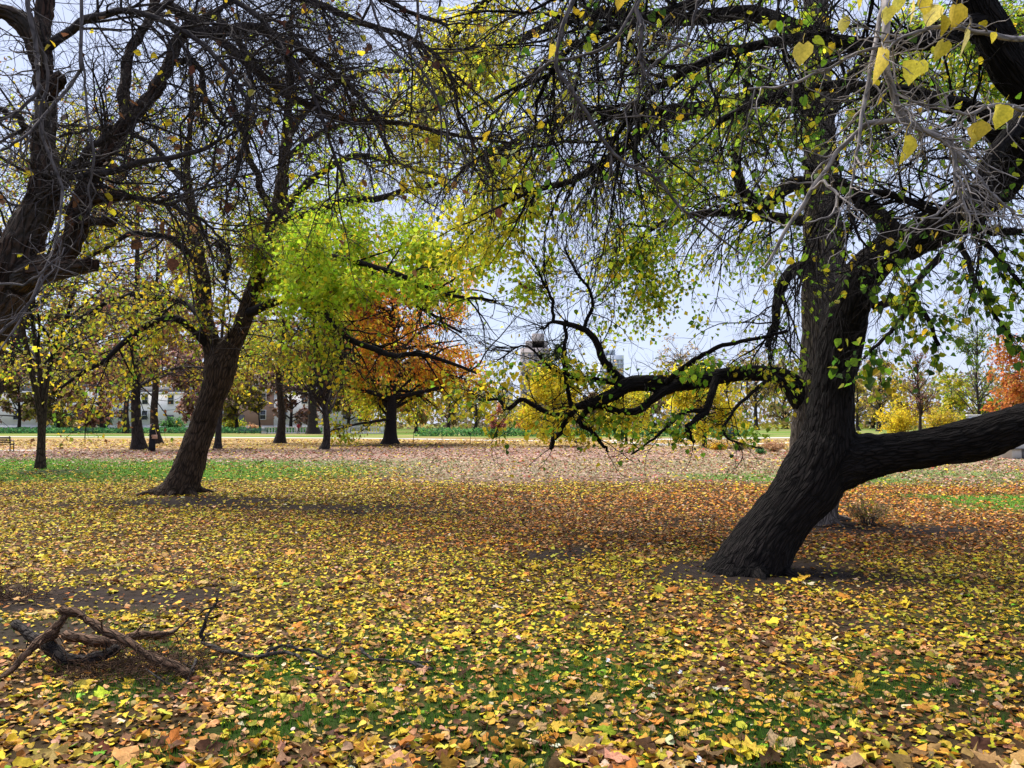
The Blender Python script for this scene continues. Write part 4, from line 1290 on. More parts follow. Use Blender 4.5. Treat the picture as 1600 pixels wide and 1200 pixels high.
grow('park_tree', 'thick dark trunk half hidden behind the bare grey tree', 489, 678, 380, 13, n1=26, n2=160, n3=800, leaves=2600, leaf=.26, pal=P_BRN, l1=(.16, .3), first=.22, group=LEFT_ROW)
grow('sapling', 'thin bare sapling between the green bench and the sturdy trunk', 408, 676, 610, 3, n1=20, n2=70, n3=200, leaves=60, leaf=.15, pal=P_YG, l1=(.25, .5), first=.4, up=1, tw=.012)
grow('spreading_maple_tree', 'wide low maple with yellow-green leaves turning orange at the top, dark short trunk', 610, 694, 400, 17, n1=70, n2=450, n3=2300, leaves=26000, leaf=.255,
     pal=lambda pos: (lambda n, z, x: np.where((RNG.random(n) < smooth(3.2, 6.0, z + RNG.normal(size=n) * .7) * smooth(-14, -10, x) * .94)[:, None], palette(n, [(4, (.72, .27, .03)), (1.4, (.58, .18, .05)), (3, (.80, .54, .04))], .14), palette(n, P_GY)))(len(pos), pos[:, 2], pos[:, 0]),
     l1=(.40, .72), first=.10, droop=.16, up=.4, ang=1.15, bark=M_TWIG_DARK, twig=M_TWIG_DARK, jit=.3)
grow('red_shrub_tree', 'small red-leaved tree beyond the low railing', 775, 681, 640, 2.5, n1=14, n2=60, n3=250, leaves=900, leaf=.28, pal=[(4, (.45, .12, .10)), (2, ORG), (1, PNK)], l1=(.4, .7), first=.2)
grow('orange_shrub_tree', 'small orange-leaved tree behind the drooping yellow bough', 822, 682, 648, 2.5, n1=14, n2=60, n3=250, leaves=700, leaf=.28, pal=[(4, (.6, .25, .05)), (2, ORG)], l1=(.4, .7), first=.2)
P_BRIGHT = [(6, (.84, .66, .04)), (3, (.80, .58, .03)), (2, (.62, .62, .05)), (.6, (.3, .42, .05))]
grow('yellow_tree', 'bright yellow low tree seen through the bare tip of the bough', 862, 697, 578, 5, n1=40, n2=300, n3=1300, leaves=8000, leaf=.19, pal=P_BRIGHT, l1=(.35, .62), first=.14, droop=.14, ang=1.1, jit=.2)
grow('yellow_tree', 'bright yellow tree hanging low under the middle of the bough', 1100, 699, 572, 7, n1=44, n2=320, n3=1500, leaves=9500, leaf=.18, pal=P_BRIGHT, l1=(.4, .72), first=.2, droop=.16, ang=1.1, jit=.2)
grow('yellow_tree', 'small yellow-green tree under the upturned part of the bough', 978, 694, 600, 4, n1=34, n2=240, n3=1000, leaves=5000, leaf=.19, pal=P_BRIGHT + [(2, LIME)], l1=(.4, .7), first=.16, droop=.12, ang=1.1, jit=.2)
FAR = 'distant trees along the far side of the park'
for (nm, lab, px, py, top, tr, kw) in [
    ('dark_cedar_tree', 'dark green tree in front of the brown tower', 872, 675, 545, 5, dict(leaves=3000, leaf=.5, pal=[(4, (.04, .07, .03)), (2, (.08, .11, .04)), (1, OLV)], n1=30, n2=200, n3=700, first=.15)),
    ('distant_tree', 'bare brown distant tree with a rounded twiggy top by the right of the grey tower', 1060, 672, 535, 6, dict(leaves=900, leaf=.45, pal=[(3, (.30, .22, .14)), (2, TAN), (1, YEL)], n1=36, n2=260, n3=1500, up=.9, tw=.035)),
    ('distant_tree', 'tan twiggy distant tree seen just left of the straight grey trunk', 1180, 672, 545, 6, dict(leaves=1600, leaf=.45, pal=[(3, TAN), (2, OLV), (1, YEL)], n1=36, n2=260, n3=1300, up=.9, tw=.035)),
    ('distant_tree', 'thin brown distant tree right behind the leaning stem', 1372, 674, 560, 6, dict(leaves=2000, leaf=.42, pal=[(3, (.34, .26, .12)), (2, TAN), (1, YEL), (1, OLV)], n1=30, n2=200, n3=1100, up=.8, tw=.03)),
    ('distant_tree', 'golden yellow distant tree low above the sideways bough', 1408, 675, 600, 4, dict(leaves=2600, leaf=.42, pal=P_GOLD, n1=30, n2=200, n3=700, first=.1, up=.5)),
    ('vase_shaped_tree', 'purplish brown vase-shaped bare tree above the sideways bough', 1438, 684, 545, 5, dict(leaves=500, leaf=.25, pal=[(3, (.24, .12, .10)), (1, BRN)], n1=44, n2=300, n3=1300, up=1.6, ang=.55, tw=.018, first=.2, twig=M_BARK_C)),
    ('distant_tree', 'yellow-green leafy distant tree between the vase-shaped tree and the tall thin tree', 1486, 676, 590, 4, dict(leaves=2800, leaf=.40, pal=[(3, LIME), (3, OLV), (2, YEL)], n1=30, n2=200, n3=700, first=.1)),
    ('tall_thin_tree', 'tall thin green tree with see-through upright branches near the orange tree', 1530, 682, 485, 5, dict(leaves=2000, leaf=.26, pal=[(3, (.10, .17, .05)), (2, OLV), (2, GRN)], n1=44, n2=320, n3=1300, up=1.3, ang=.6, tw=.016, first=.12)),
    ('distant_tree', 'dark green low bushy tree at the foot of the tall thin tree', 1545, 680, 625, 4, dict(leaves=2600, leaf=.32, pal=[(3, GRN), (2, DGR), (1, YEL)], n1=26, n2=160, n3=500, first=.05)),
    ('orange_maple_tree', 'orange-red maple cut off by the photo edge above the sideways bough', 1618, 690, 515, 6, dict(leaves=5200, leaf=.28, pal=[(4, (.50, .16, .05)), (3, ORG), (2, (.55, .30, .08)), (1, RED)], n1=36, n2=260, n3=900, first=.12, l1=(.3, .5))),
    ('distant_tree', 'greyish bare tree behind the bright yellow bough', 960, 674, 575, 5, dict(leaves=900, leaf=.4, pal=[(3, TAN), (2, OLV)], n1=30, n2=200, n3=1000, tw=.03, up=.8)),
    ('distant_tree', 'yellowish bare tree filling the gap right of the leaning stem base', 1340, 673, 585, 5, dict(leaves=2200, leaf=.4, pal=[(3, OLV), (2, TAN), (2, YEL)], n1=30, n2=200, n3=900, tw=.03, first=.1)),
    ('distant_tree', 'brownish distant tree above the pale bench path at mid picture', 1115, 676, 585, 5, dict(leaves=1400, leaf=.4, pal=[(3, TAN), (2, BRN), (2, OLV)], n1=30, n2=200, n3=900, tw=.03, first=.1)),
    ('distant_tree', 'green leafy distant tree left of the brown tower', 742, 674, 585, 5, dict(leaves=2400, leaf=.4, pal=[(3, LIME), (2, OLV), (2, YEL)], n1=30, n2=200, n3=600, first=.12)),
    ('distant_tree', 'bare grey distant tree above the white balustrade', 575, 673, 480, 8, dict(leaves=4600, leaf=.85, pal=P_BRN, n1=40, n2=280, n3=1500, tw=.04, up=.9)),
    ('distant_tree', 'bare pinkish distant tree rising over the pale building', 300, 672, 470, 7, dict(leaves=4600, leaf=.85, pal=P_RED, n1=40, n2=280, n3=1500, tw=.04, up=.9)),
    ('distant_tree', 'bare grey-brown distant tree behind the forked tree', 110, 672, 450, 8, dict(leaves=4600, leaf=.85, pal=P_BRN, n1=40, n2=280, n3=1500, tw=.04, up=.9)),
    ('distant_tree', 'greyish distant tree over the pale shed at the photo edge', 1640, 674, 560, 6, dict(leaves=1500, leaf=.4, pal=P_YG, n1=30, n2=200, n3=800, tw=.03)),
    ('distant_tree', 'olive distant tree low behind the red-leaved small tree', 700, 672, 600, 5, dict(leaves=3400, leaf=.5, pal=[(3, OLV), (2, TAN), (2, BRN)], n1=36, n2=240, n3=800, first=.03, tw=.03)),
    ('distant_tree', 'brown low distant tree under the brown tower', 830, 671, 618, 5, dict(leaves=3400, leaf=.55, pal=[(3, (.22, .16, .09)), (2, OLV), (1, BRN)], n1=36, n2=240, n3=800, first=.03, tw=.03)),
    ('distant_tree', 'tan low distant tree under the blue-grey tower', 925, 671, 608, 5, dict(leaves=3400, leaf=.55, pal=[(3, (.34, .26, .14)), (2, TAN), (1, BRN)], n1=36, n2=240, n3=800, first=.03, tw=.03)),
    ('distant_tree', 'brown round distant tree behind the upturned end of the bough', 1010, 671, 590, 5, dict(leaves=3600, leaf=.55, pal=[(3, (.26, .19, .12)), (2, TAN), (1, OLV)], n1=36, n2=240, n3=900, first=.03, tw=.035)),
    ('distant_tree', 'greyish tan distant tree behind the golden shrub', 1090, 670, 575, 6, dict(leaves=3600, leaf=.6, pal=[(3, (.30, .24, .17)), (2, TAN), (1, BRN)], n1=36, n2=240, n3=1000, first=.03, tw=.04)),
    ('distant_tree', 'grey-brown distant tree against the left edge of the straight grey trunk', 1225, 670, 560, 6, dict(leaves=3600, leaf=.6, pal=[(3, (.30, .23, .16)), (2, OLV), (1, TAN)], n1=36, n2=240, n3=1000, first=.03, tw=.04)),
    ('distant_tree', 'tan leafy distant tree low beside the right edge of the leaning stem', 1362, 670, 600, 5, dict(leaves=3600, leaf=.55, pal=[(3, (.36, .28, .14)), (2, OLV), (1, YEL)], n1=36, n2=240, n3=900, first=.03, tw=.03)),
    ('distant_tree', 'olive distant tree filling the gap beside the orange maple', 1570, 670, 600, 5, dict(leaves=3600, leaf=.55, pal=[(3, OLV), (2, LIME), (2, GRN)], n1=36, n2=240, n3=800, first=.03)),
    ('distant_tree', 'bare mauve distant tree behind the small bare tree', 530, 671, 470, 7, dict(leaves=4600, leaf=.85, pal=[(3, (.22, .15, .14)), (2, BRN), (1, PNK)], n1=46, n2=340, n3=1700, first=.08, tw=.045, up=.5)),
    ('distant_tree', 'mauve-brown distant tree behind the sturdy trunk', 405, 671, 460, 7, dict(leaves=4600, leaf=.85, pal=[(3, (.24, .16, .15)), (2, BRN), (1, OLV)], n1=46, n2=340, n3=1700, first=.08, tw=.045, up=.5)),
    ('distant_tree', 'brown distant tree behind the trunks by the person in black', 215, 671, 440, 7, dict(leaves=4600, leaf=.85, pal=[(3, (.22, .15, .12)), (2, OLV), (2, PNK)], n1=46, n2=340, n3=1700, first=.08, tw=.045, up=.5)),
    ('distant_tree', 'olive distant tree at the photo edge behind the leaning grey trunk', 20, 671, 420, 7, dict(leaves=4600, leaf=.85, pal=[(3, OLV), (2, BRN), (2, (.12, .16, .06))], n1=46, n2=340, n3=1500, first=.12, tw=.04, up=.8)),
    ('distant_tree', 'brown screen tree before the pale townhouse at the photo edge', 30, 676, 545, 5, dict(leaves=4600, leaf=.62, pal=[(3, (.20, .14, .10)), (2, OLV), (1, PNK)], n1=40, n2=300, n3=1400, first=.14, tw=.03, up=.5, l1=(.3, .5), droop=.12)),
    ('distant_tree', 'olive-brown screen tree above the rounded green shrub', 92, 676, 560, 5, dict(leaves=4600, leaf=.62, pal=[(3, (.24, .18, .10)), (2, OLV)], n1=40, n2=300, n3=1400, first=.14, tw=.03, up=.5, l1=(.3, .5), droop=.12)),
    ('distant_tree', 'dusty pink tree over the conifer-like shrub', 158, 676, 540, 5, dict(leaves=4600, leaf=.62, pal=[(3, (.36, .17, .15)), (2, PNK), (1, BRN)], n1=40, n2=300, n3=1400, first=.14, tw=.03, up=.5, l1=(.3, .5), droop=.12)),
    ('distant_tree', 'pinkish brown tree past the tilted maple trunk, over the pale wall', 300, 676, 545, 5, dict(leaves=4600, leaf=.62, pal=[(3, (.30, .17, .15)), (2, BRN), (2, PNK)], n1=40, n2=300, n3=1400, first=.14, tw=.03, up=.5, l1=(.3, .5), droop=.12)),
    ('distant_tree', 'brown-olive tree above the paired green benches', 372, 676, 555, 5, dict(leaves=4600, leaf=.62, pal=[(3, (.22, .16, .12)), (2, OLV), (1, YEL)], n1=40, n2=300, n3=1400, first=.14, tw=.03, up=.5, l1=(.3, .5), droop=.12)),
    ('distant_tree', 'mauve-brown tree above the walking person in red', 455, 676, 550, 5, dict(leaves=4600, leaf=.62, pal=[(3, (.26, .17, .15)), (2, BRN), (1, PNK)], n1=40, n2=300, n3=1400, first=.14, tw=.03, up=.5, l1=(.3, .5), droop=.12)),
    ('distant_tree', 'brown tree above the end of the pale balustrade', 545, 676, 545, 5, dict(leaves=4600, leaf=.62, pal=[(3, (.22, .17, .14)), (2, OLV), (1, BRN)], n1=40, n2=300, n3=1400, first=.14, tw=.03, up=.5, l1=(.3, .5), droop=.12)),
    ('distant_tree', 'olive and orange tree behind the spreading maple', 650, 676, 560, 5, dict(leaves=4600, leaf=.62, pal=[(3, (.30, .24, .10)), (2, OLV), (2, (.5, .22, .06))], n1=40, n2=300, n3=1400, first=.14, tw=.03, up=.5, l1=(.3, .5), droop=.12)),
]:
    kw = dict(dict(l1=(.22, .42)), **kw)
    grow(nm, lab, px, py, top, tr, group=FAR, **kw)

# ------------------------------------------------------------------ fallen wood
def wood_thing(name, label, cat, rows_list, mat, sides=10, wob=.012, parts=None, group=None, fat=1.0):
    first = rows_list[0][0]
    b = P(*first[:3])
    root = thing(name, label, cat, (float(b[0]), float(b[1]), 0), group)
    for k, rows in enumerate(rows_list):
        p, r = limb(rows, 30, wob if k == 0 else wob * .6)
        r = r * fat
        g = height(p[:, 0], p[:, 1])
        p[:, 2] = np.maximum(p[:, 2], g + r * .35)
        r = r * (1 + .16 * np.interp(np.arange(30), np.arange(0, 30, 3), RNG.normal(size=10)))
        V, q, _, bk = tubes(p[None], r[None], sides, True)
        V = V + (RNG.normal(size=V.shape) * np.repeat(np.concatenate([[0], r, [0]]), sides)[:, None] * .05)
        tw_n = 10 if k == 0 else 4
        tw = spawn(Wood(p[None], r[None]), tw_n, (.08, .32), (.8, .3), 6, .2, .05, min(.006, r.mean() * .35), (.1, 1), floor=-.05)
        if len(tw.p):
            t2 = spawn(tw, tw_n * 2, (.04, .14), (.8, .3), 4, .2, .05, .0022, floor=-.05, rmin=.7)
            tw.p[:, :, 2] = np.maximum(tw.p[:, :, 2], .012)
            t2.p[:, :, 2] = np.maximum(t2.p[:, :, 2], .012)
            to = wood_obj('side_twigs', [(tw, 4), (t2, 3)], mat, root)
            to.location = tuple(-v for v in root.location)
        o = link('log' if k == 0 else (parts or 'side_branch'), raw_mesh('wood', V, [q], True, bark=bk), mat, root)
        o.location = tuple(-v for v in root.location)
    return root


M_LOG = mat_bark('bark_fallen_brown', (.026, .016, .011), (.17, .10, .065), 28, .3, 1.0)
M_LOG2 = mat_bark('bark_fallen_black', (.012, .010, .010), (.055, .044, .040), 28, .3, 1.0)
M_LOG3 = mat_bark('bark_fallen_grey', (.015, .013, .013), (.075, .066, .063), 30, .3, .8)
wood_thing('fallen_branch', 'thick brown forked branch propped up on the leaf-strewn grass', 'branch',
           [[(96, 950, 5.5, 8.5), (140, 970, 5.45, 9.5), (200, 1004, 5.3, 10.5), (250, 1031, 5.2, 11), (296, 1056, 5.1, 11)],
            [(104, 954, 5.49, 7), (88, 985, 5.45, 8), (70, 996, 5.4, 9), (45, 1016, 5.3, 8.5), (18, 1045, 5.2, 8), (-18, 1075, 5.05, 9)],
            [(88, 985, 5.45, 5), (84, 1000, 5.46, 4), (82, 1006, 5.46, 3)]], M_LOG, fat=.72)
wood_thing('fallen_branch', 'black rotten log lying under the propped brown branch', 'branch',
           [[(24, 974, 5.62, 9), (52, 995, 5.52, 11.5), (85, 1017, 5.42, 12), (120, 1031, 5.36, 11.5), (160, 1024, 5.38, 10), (186, 1012, 5.42, 8)]], M_LOG2, fat=.72)
wood_thing('fallen_branch', 'grey-brown stick lying flat behind the propped brown branch', 'branch',
           [[(104, 992, 5.85, 7), (145, 1000, 5.78, 8), (185, 1005, 5.72, 7), (218, 994, 5.8, 6), (250, 994, 5.8, 5), (275, 985, 5.85, 3)]], M_LOG)
wood_thing('fallen_branch', 'long thin dark branch running along the leaves with an upright side twig', 'branch',
           [[(315, 1004, 5.8, 5), (345, 1020, 5.62, 6), (400, 1025, 5.58, 6), (452, 1020, 5.6, 5), (482, 1036, 5.45, 4.5), (505, 1046, 5.35, 3.6), (532, 1062, 5.2, 2.6)],
            [(318, 1006, 5.8, 5), (317, 985, 5.8, 4.6), (324, 962, 5.82, 4.2), (336, 946, 5.85, 3.4), (341, 934, 5.86, 2.4)],
            [(412, 1024, 5.58, 4), (436, 1009, 5.66, 4), (470, 1014, 5.62, 3.6), (515, 1026, 5.5, 3)],
            [(338, 942, 5.85, 2), (305, 962, 5.85, 2), (270, 985, 5.8, 1.6), (248, 994, 5.8, 1.2)],
            [(515, 1026, 5.5, 2), (530, 1010, 5.5, 1.6), (545, 1000, 5.5, 1.2)]], M_LOG3, 8, .018, fat=.6)
wood_thing('fallen_branch', 'short thin stick alone on the leaves past the long dark branch', 'branch',
           [[(563, 1013, 5.72, 2.4), (575, 1026, 5.6, 3), (610, 1033, 5.5, 3.4), (640, 1036, 5.45, 3.6), (676, 1046, 5.3, 2.6)],
            [(636, 1035, 5.45, 2), (672, 1035, 5.42, 1.5)], [(655, 1040, 5.4, 1.8), (662, 1056, 5.25, 1.6), (660, 1064, 5.1, 1.2)]], M_LOG3, 8, .006, fat=.8)
wood_thing('fallen_branch', 'short dark stick standing askew beside the twig heap', 'branch',
           [[(306, 1030, 5.35, 3.6), (298, 1052, 5.18, 4), (288, 1078, 4.95, 4)], [(228, 1045, 5.1, 1.5), (258, 1066, 5.0, 2), (290, 1080, 4.92, 2)]], M_LOG3, 8, .004, fat=.8)
# heap of fine twigs under the fallen branches
hn = 1000
hx = RNG.normal(0, .34, hn); hy = RNG.normal(0, .17, hn)
c0 = P(215, 1035, 5.3)
hp = np.empty((hn, 5, 3))
hd = nrm(np.stack([RNG.normal(size=hn), RNG.normal(size=hn) * .6, RNG.normal(size=hn) * .22], 1))
hp[:, 0] = np.stack([c0[0] + hx, c0[1] + hy, .012 + .08 * RNG.random(hn) * np.exp(-(hx / .36) ** 2 - (hy / .24) ** 2)], 1)
for k in range(1, 5):
    hd = nrm(hd + RNG.normal(size=hd.shape) * .28)
    hp[:, k] = hp[:, k - 1] + hd * (.03 + .06 * RNG.random((hn, 1)))
hp[:, :, 2] = np.maximum(hp[:, :, 2], .008)
heap = wood_obj('twig_heap', [(Wood(hp, np.full((hn, 5), .0022) * np.linspace(1, .5, 5)), 3)], M_LOG, None)
tag(heap, 'tangled heap of fine dry twigs under the fallen branches', 'twigs', kind='stuff')
hn = 200
c0 = P(5, 925, 7.4)
hp = np.empty((hn, 5, 3))
hd = nrm(np.stack([RNG.normal(size=hn) * .8, RNG.normal(size=hn) * .8, .5 + .4 * RNG.random(hn)], 1))
hp[:, 0] = np.stack([c0[0] + RNG.normal(0, .18, hn), c0[1] + RNG.normal(0, .14, hn), np.zeros(hn)], 1)
for k in range(1, 5):
    hd = nrm(hd + RNG.normal(size=hd.shape) * .16 + [0, 0, -.16])
    hp[:, k] = hp[:, k - 1] + hd * (.05 + .05 * RNG.random((hn, 1)))
hp[:, :, 2] = np.maximum(hp[:, :, 2], .01)
tag(wood_obj('dry_brush', [(Wood(hp, np.full((hn, 5), .0025)), 3)], M_LOG, None), 'low tuft of dry reddish stalks on bare soil at the photo edge', 'brush', kind='stuff')

# ------------------------------------------------------------------ shrubs
def shrub(name, label, px, py, w_px, h_px, pal, n=900, leaf=.1, stems=30, d=None, mat=M_TWIG_BROWN, spread=.55, depth=None):
    d = gdist(py) if d is None else d
    W, H = w_px * d / F_PX, h_px * d / F_PX
    x0 = (px - 800) / F_PX * d
    root = thing(name, label, 'shrub', (x0, d, 0))
    k = stems
    th = RNG.random(k) * 6.283
    rr = RNG.random(k) ** .5
    b = np.stack([np.cos(th) * rr * W * .12, np.sin(th) * rr * W * .12, np.zeros(k)], 1)
    e = np.stack([np.cos(th) * rr * W * .5, np.sin(th) * rr * (depth or W) * .5, H * (1 - .45 * rr ** 2) * (.7 + .3 * RNG.random(k))], 1)
    s = np.linspace(0, 1, 7)[None, :, None]
    pts = b[:, None] * (1 - s) + e[:, None] * s ** np.array([1.3, 1.3, .8])
    pts[:, 1:] += RNG.normal(size=(k, 6, 3)) * H * .02
    w1 = Wood(pts, np.full((k, 7), max(.006, H * .008)) * np.linspace(1, .4, 7))
    w2 = spawn(Wood(pts + np.array([x0, d, 0]), w1.r), k * 6, (.12 * H, .4 * H), (.7, .3), 5, .2, 0, max(.004, H * .004), (.1, 1), rmin=.7, floor=.01)
    stem = wood_obj('stems', [(Wood(pts + np.array([x0, d, 0]), w1.r), 4), (w2, 3)], mat, root)
    if n:
        leaves_obj('foliage', [crown_leaves(w2, n, leaf, pal, T_QUAD, (0, 1), jitter=H * .07, hang=.1)], M_LEAF, root)
    settle(root)
    return root


P_HEDGE = [(4, (.08, .22, .06)), (3, (.05, .15, .05)), (2, (.14, .28, .06))]
shrub('dry_weed_clump', 'upright clump of dry brown stalks beside the hidden trunk base', 1352, 818, 70, 46, [(3, (.34, .22, .09)), (2, OLV), (2, TAN)], 420, .05, 34, mat=M_TWIG_MID)
shrub('golden_shrub', 'low orange-gold shrub on the far lawn under the yellow bough', 1120, 703, 34, 13, [(4, (.62, .36, .05)), (2, YEL), (1, ORG)], 1100, .09)
shrub('tan_grass_clump', 'tuft of tan dry grass beside the straight grey trunk', 1208, 706, 46, 18, [(4, (.50, .28, .15)), (2, TAN)], 1100, .10, 60)
shrub('low_green_shrub', 'small dark green shrub below the tan dry grass', 1186, 709, 22, 9, P_HEDGE, 500, .08)
shrub('grey_green_shrub', 'grey-green mound between the golden shrub and tan grass', 1152, 704, 24, 13, [(3, (.16, .15, .10)), (2, OLV)], 600, .09)
shrub('green_shrub', 'rounded green shrub left of the green bench by the pale building', 100, 675, 52, 34, P_HEDGE, 2200, .34, d=150)
shrub('tan_tall_grass', 'pale tan tall grass behind the green bench by the pale building', 132, 676, 50, 22, [(4, (.52, .44, .22)), (2, TAN)], 1800, .3, 60, d=150)
shrub('green_shrub', 'dark green young conifer-like shrub between the tan grass and the broad trunk', 163, 676, 22, 44, [(3, (.05, .11, .06)), (2, (.09, .16, .07))], 1200, .34, d=150)
shrub('green_shrub', 'green shrub seen just left of the tilted maple trunk', 274, 676, 40, 24, P_HEDGE, 1600, .32, d=145)
shrub('green_shrub', 'yellow-green shrub left of the paired green benches', 362, 677, 40, 30, [(3, (.16, .26, .05)), (2, LIME), (1, YEL)], 1500, .3, d=140)
shrub('orange_shrub', 'orange-brown shrub behind the paired green benches', 398, 677, 28, 12, [(3, (.5, .25, .12)), (2, TAN)], 700, .3, d=145)
shrub('yellow_shrub', 'bright yellow bush above the sideways bough, right of the vase-shaped tree', 1470, 683, 60, 50, P_GOLD, 2600, .26, d=95)
shrub('yellow_shrub', 'bright yellow bush above the sideways bough, left of the vase-shaped tree', 1405, 683, 66, 56, [(3, (.66, .50, .03)), (2, YEL)], 2600, .26, d=95)
shrub('low_green_shrub', 'low green and tan weeds against the pale wall under the bough', 1535, 722, 40, 14, [(3, (.2, .26, .08)), (2, TAN)], 700, .07, d=35.5)
# long low bed of bright groundcover along the far path
gn = 9000
gxx = RNG.uniform(-95, -28, gn)
gyy = 128 + RNG.random(gn) * 7 + .03 * gxx
pos = np.stack([gxx, gyy, RNG.random(gn) * .75], 1)
gcov = leaves_obj('ground_cover', [leaf_arrays(pos, RNG.normal(size=(gn, 3)), RNG.normal(size=(gn, 3)) + [0, 0, 1], .34 + .2 * RNG.random(gn), palette(gn, [(4, (.10, .30, .10)), (3, (.06, .2, .07)), (2, (.2, .36, .12))]), T_QUAD)], M_LEAF)
tag(gcov, 'long bed of bright green groundcover along the far path', 'ground cover', kind='stuff')
gn = 5000
gxx = RNG.uniform(-12, 30, gn)
gyy = 98 + RNG.random(gn) * 5
pos = np.stack([gxx, gyy, RNG.random(gn) * .9], 1)
gcov = leaves_obj('ground_cover', [leaf_arrays(pos, RNG.normal(size=(gn, 3)), RNG.normal(size=(gn, 3)) + [0, 0, 1], .3 + .15 * RNG.random(gn), palette(gn, P_HEDGE), T_QUAD)], M_LEAF)
tag(gcov, 'green low hedge bed beyond the thin railing', 'ground cover', kind='stuff')

# ------------------------------------------------------------------ benches, railing, balustrade, bin
M_BENCH_BLACK = mat_plain('bench_black_paint', (.014, .014, .016), .5)
M_BENCH_GREEN = mat_plain('bench_green_paint', (.05, .12, .095), .5)
M_IRON = mat_plain('iron_black', (.02, .02, .022), .5)


def bench(label, x, y, rz, mat, L=1.9):
    root = thing('park_bench', label, 'bench', (x, y, 0))
    root.rotation_euler = (0, 0, rz)
    n = int(round(L / .95)) + 1
    for i in range(n):
        cx = -L / 2 + .06 + (L - .12) * i / (n - 1)
        MB().tube([(cx, -.24, 0), (cx, -.23, .2), (cx, -.22, .42)], .028, 6).tube([(cx, .20, 0), (cx, .17, .4), (cx, .29, .88)], .028, 6).tube([(cx, -.22, .40), (cx, .17, .39)], .024, 6).build('leg', M_IRON, root)
        if i in (0, n - 1):
            MB().tube([(cx, -.22, .41), (cx, -.24, .6), (cx, -.18, .64), (cx, .1, .64), (cx, .22, .62)], .024, 6).build('armrest', M_IRON, root)
    for k in range(4):
        MB().box((0, -.21 + .12 * k, .44), (L, .09, .035), 0, 1, .01).build('seat_slat', mat, root)
    for k in range(4):
        z = .53 + .095 * k
        MB().box((0, .18 + .21 * (z - .44), z), (L, .03, .07), 0, 1, .008).build('back_slat', mat, root)
    return root


bench('black slatted park bench cut off by the photo edge', -29.6, 45.2, math.radians(58), M_BENCH_BLACK)
bench('green slatted bench by the far path near the tan grass', (131 - 800) / F_PX * 124, 124, math.radians(4), M_BENCH_GREEN, 3.1)
bench('green slatted bench, left one of a pair by the far path', (384 - 800) / F_PX * 118, 118, math.radians(-3), M_BENCH_GREEN, 2.1)
bench('green slatted bench, right one of a pair by the far path', (408 - 800) / F_PX * 118, 118, math.radians(-3), M_BENCH_GREEN, 2.1)

rail = thing('low_railing', 'thin low iron railing between the lawn and the far path', 'railing', (4, 62, 0))
rx = np.arange(-14, 13.1, 2.25)
for k, x in enumerate(rx):
    MB().tube([(x, .15 * math.sin(x), 0), (x, .15 * math.sin(x), .95)], .022, 6).build('post', M_IRON, rail)
for z in (.88, .45):
    MB().tube([(x, .15 * math.sin(x), z) for x in rx], .012, 5).build('rail', M_IRON, rail)

M_STONE = mat_plain('stone_pale', (.55, .54, .54), .85, .15, 3)
bal = thing('balustrade', 'pale stone balustrade beside the far path behind the bare grey tree', 'balustrade', ((505 - 800) / F_PX * 122, 122, 0))
MB().box((0, 0, .09), (19, .5, .18), 0, 1, .03).build('plinth', M_STONE, bal)
MB().box((0, 0, 1.02), (19, .4, .14), 0, 1, .03).build('coping', M_STONE, bal)
post_me = MB().box((0, 0, .56), (.5, .42, .86), 0, 1, .04).mesh('post'); post_me.materials.append(M_STONE)
bl_me = MB().lathe((0, 0, .18), [(.09, 0), (.09, .06), (.05, .12), (.11, .32), (.06, .56), (.09, .68), (.09, .78)], 8).mesh('baluster', True); bl_me.materials.append(M_STONE)
for k in range(8):
    o = link('post', post_me, None, bal); o.location = (-9.2 + k * 2.628, 0, 0)
    if k < 7:
        for j in range(5):
            o = link('baluster', bl_me, None, bal); o.location = (-9.2 + k * 2.628 + .44 + j * .44, 0, 0)

M_BIN = mat_plain('bin_dark_teal', (.02, .045, .055), .5)
bx, bd = (1141 - 800) / F_PX * 82, 82
lb = thing('litter_bin', 'dark teal round litter bin on the far lawn under the yellow bough', 'bin', (bx, bd, 0))
MB().lathe((0, 0, 0), [(.02, .05), (.36, .05), (.40, .9), (.37, .92), (.02, .90)], 16).build('body', M_BIN, lb, True)
MB().lathe((0, 0, .9), [(.40, .1), (.43, .1), (.43, .16), (.25, .30), (.02, .34)], 16).build('lid', M_BIN, lb, True)
for k in range(14):
    a = 2 * math.pi * k / 14
    MB().box((.41 * math.cos(a), .41 * math.sin(a), .5), (.03, .06, .84), a).build('slat', M_BIN, lb)

# paper scraps
M_PAPER = mat_plain('paper_white', (.52, .55, .60), .8, .1)


def scrap(label, px, py, s):
    d = gdist(py)
    V, F, _ = leaf_arrays(np.array([[0., 0, 0]]), np.array([[1., .2, .15]]), np.array([[.1, 0, 1.]]), s, np.ones((1, 3)), T_MAPLE, 2.4)
    V2, F2, _ = leaf_arrays(np.array([[s * .3, s * .1, .01]]), np.array([[.3, 1, .5]]), np.array([[.5, -.5, 1.]]), s * .8, np.ones((1, 3)), T_HEART, 2.4)
    V = np.concatenate([V, V2]); F = np.concatenate([F, F2 + len(V) - len(V2)])
    V[:, 2] += .03 - V[:, 2].min() * .5
    o = link('paper_scrap', raw_mesh('paper_scrap', V, [F]), M_PAPER)
    o.location = ((px - 800) / F_PX * d, d, float(height((px - 800) / F_PX * d, d)))
    tag(o, label, 'scrap')


scrap('crumpled white paper scrap among the dry stalks', 1357, 812, .14)
scrap('small white scrap on the yellow leaves at mid foreground', 945, 1033, .035)
scrap('tiny white scrap beside an orange leaf in the foreground', 1056, 1053, .032)
scrap('whitish scrap near the lower photo edge among tan leaves', 1082, 1188, .036)

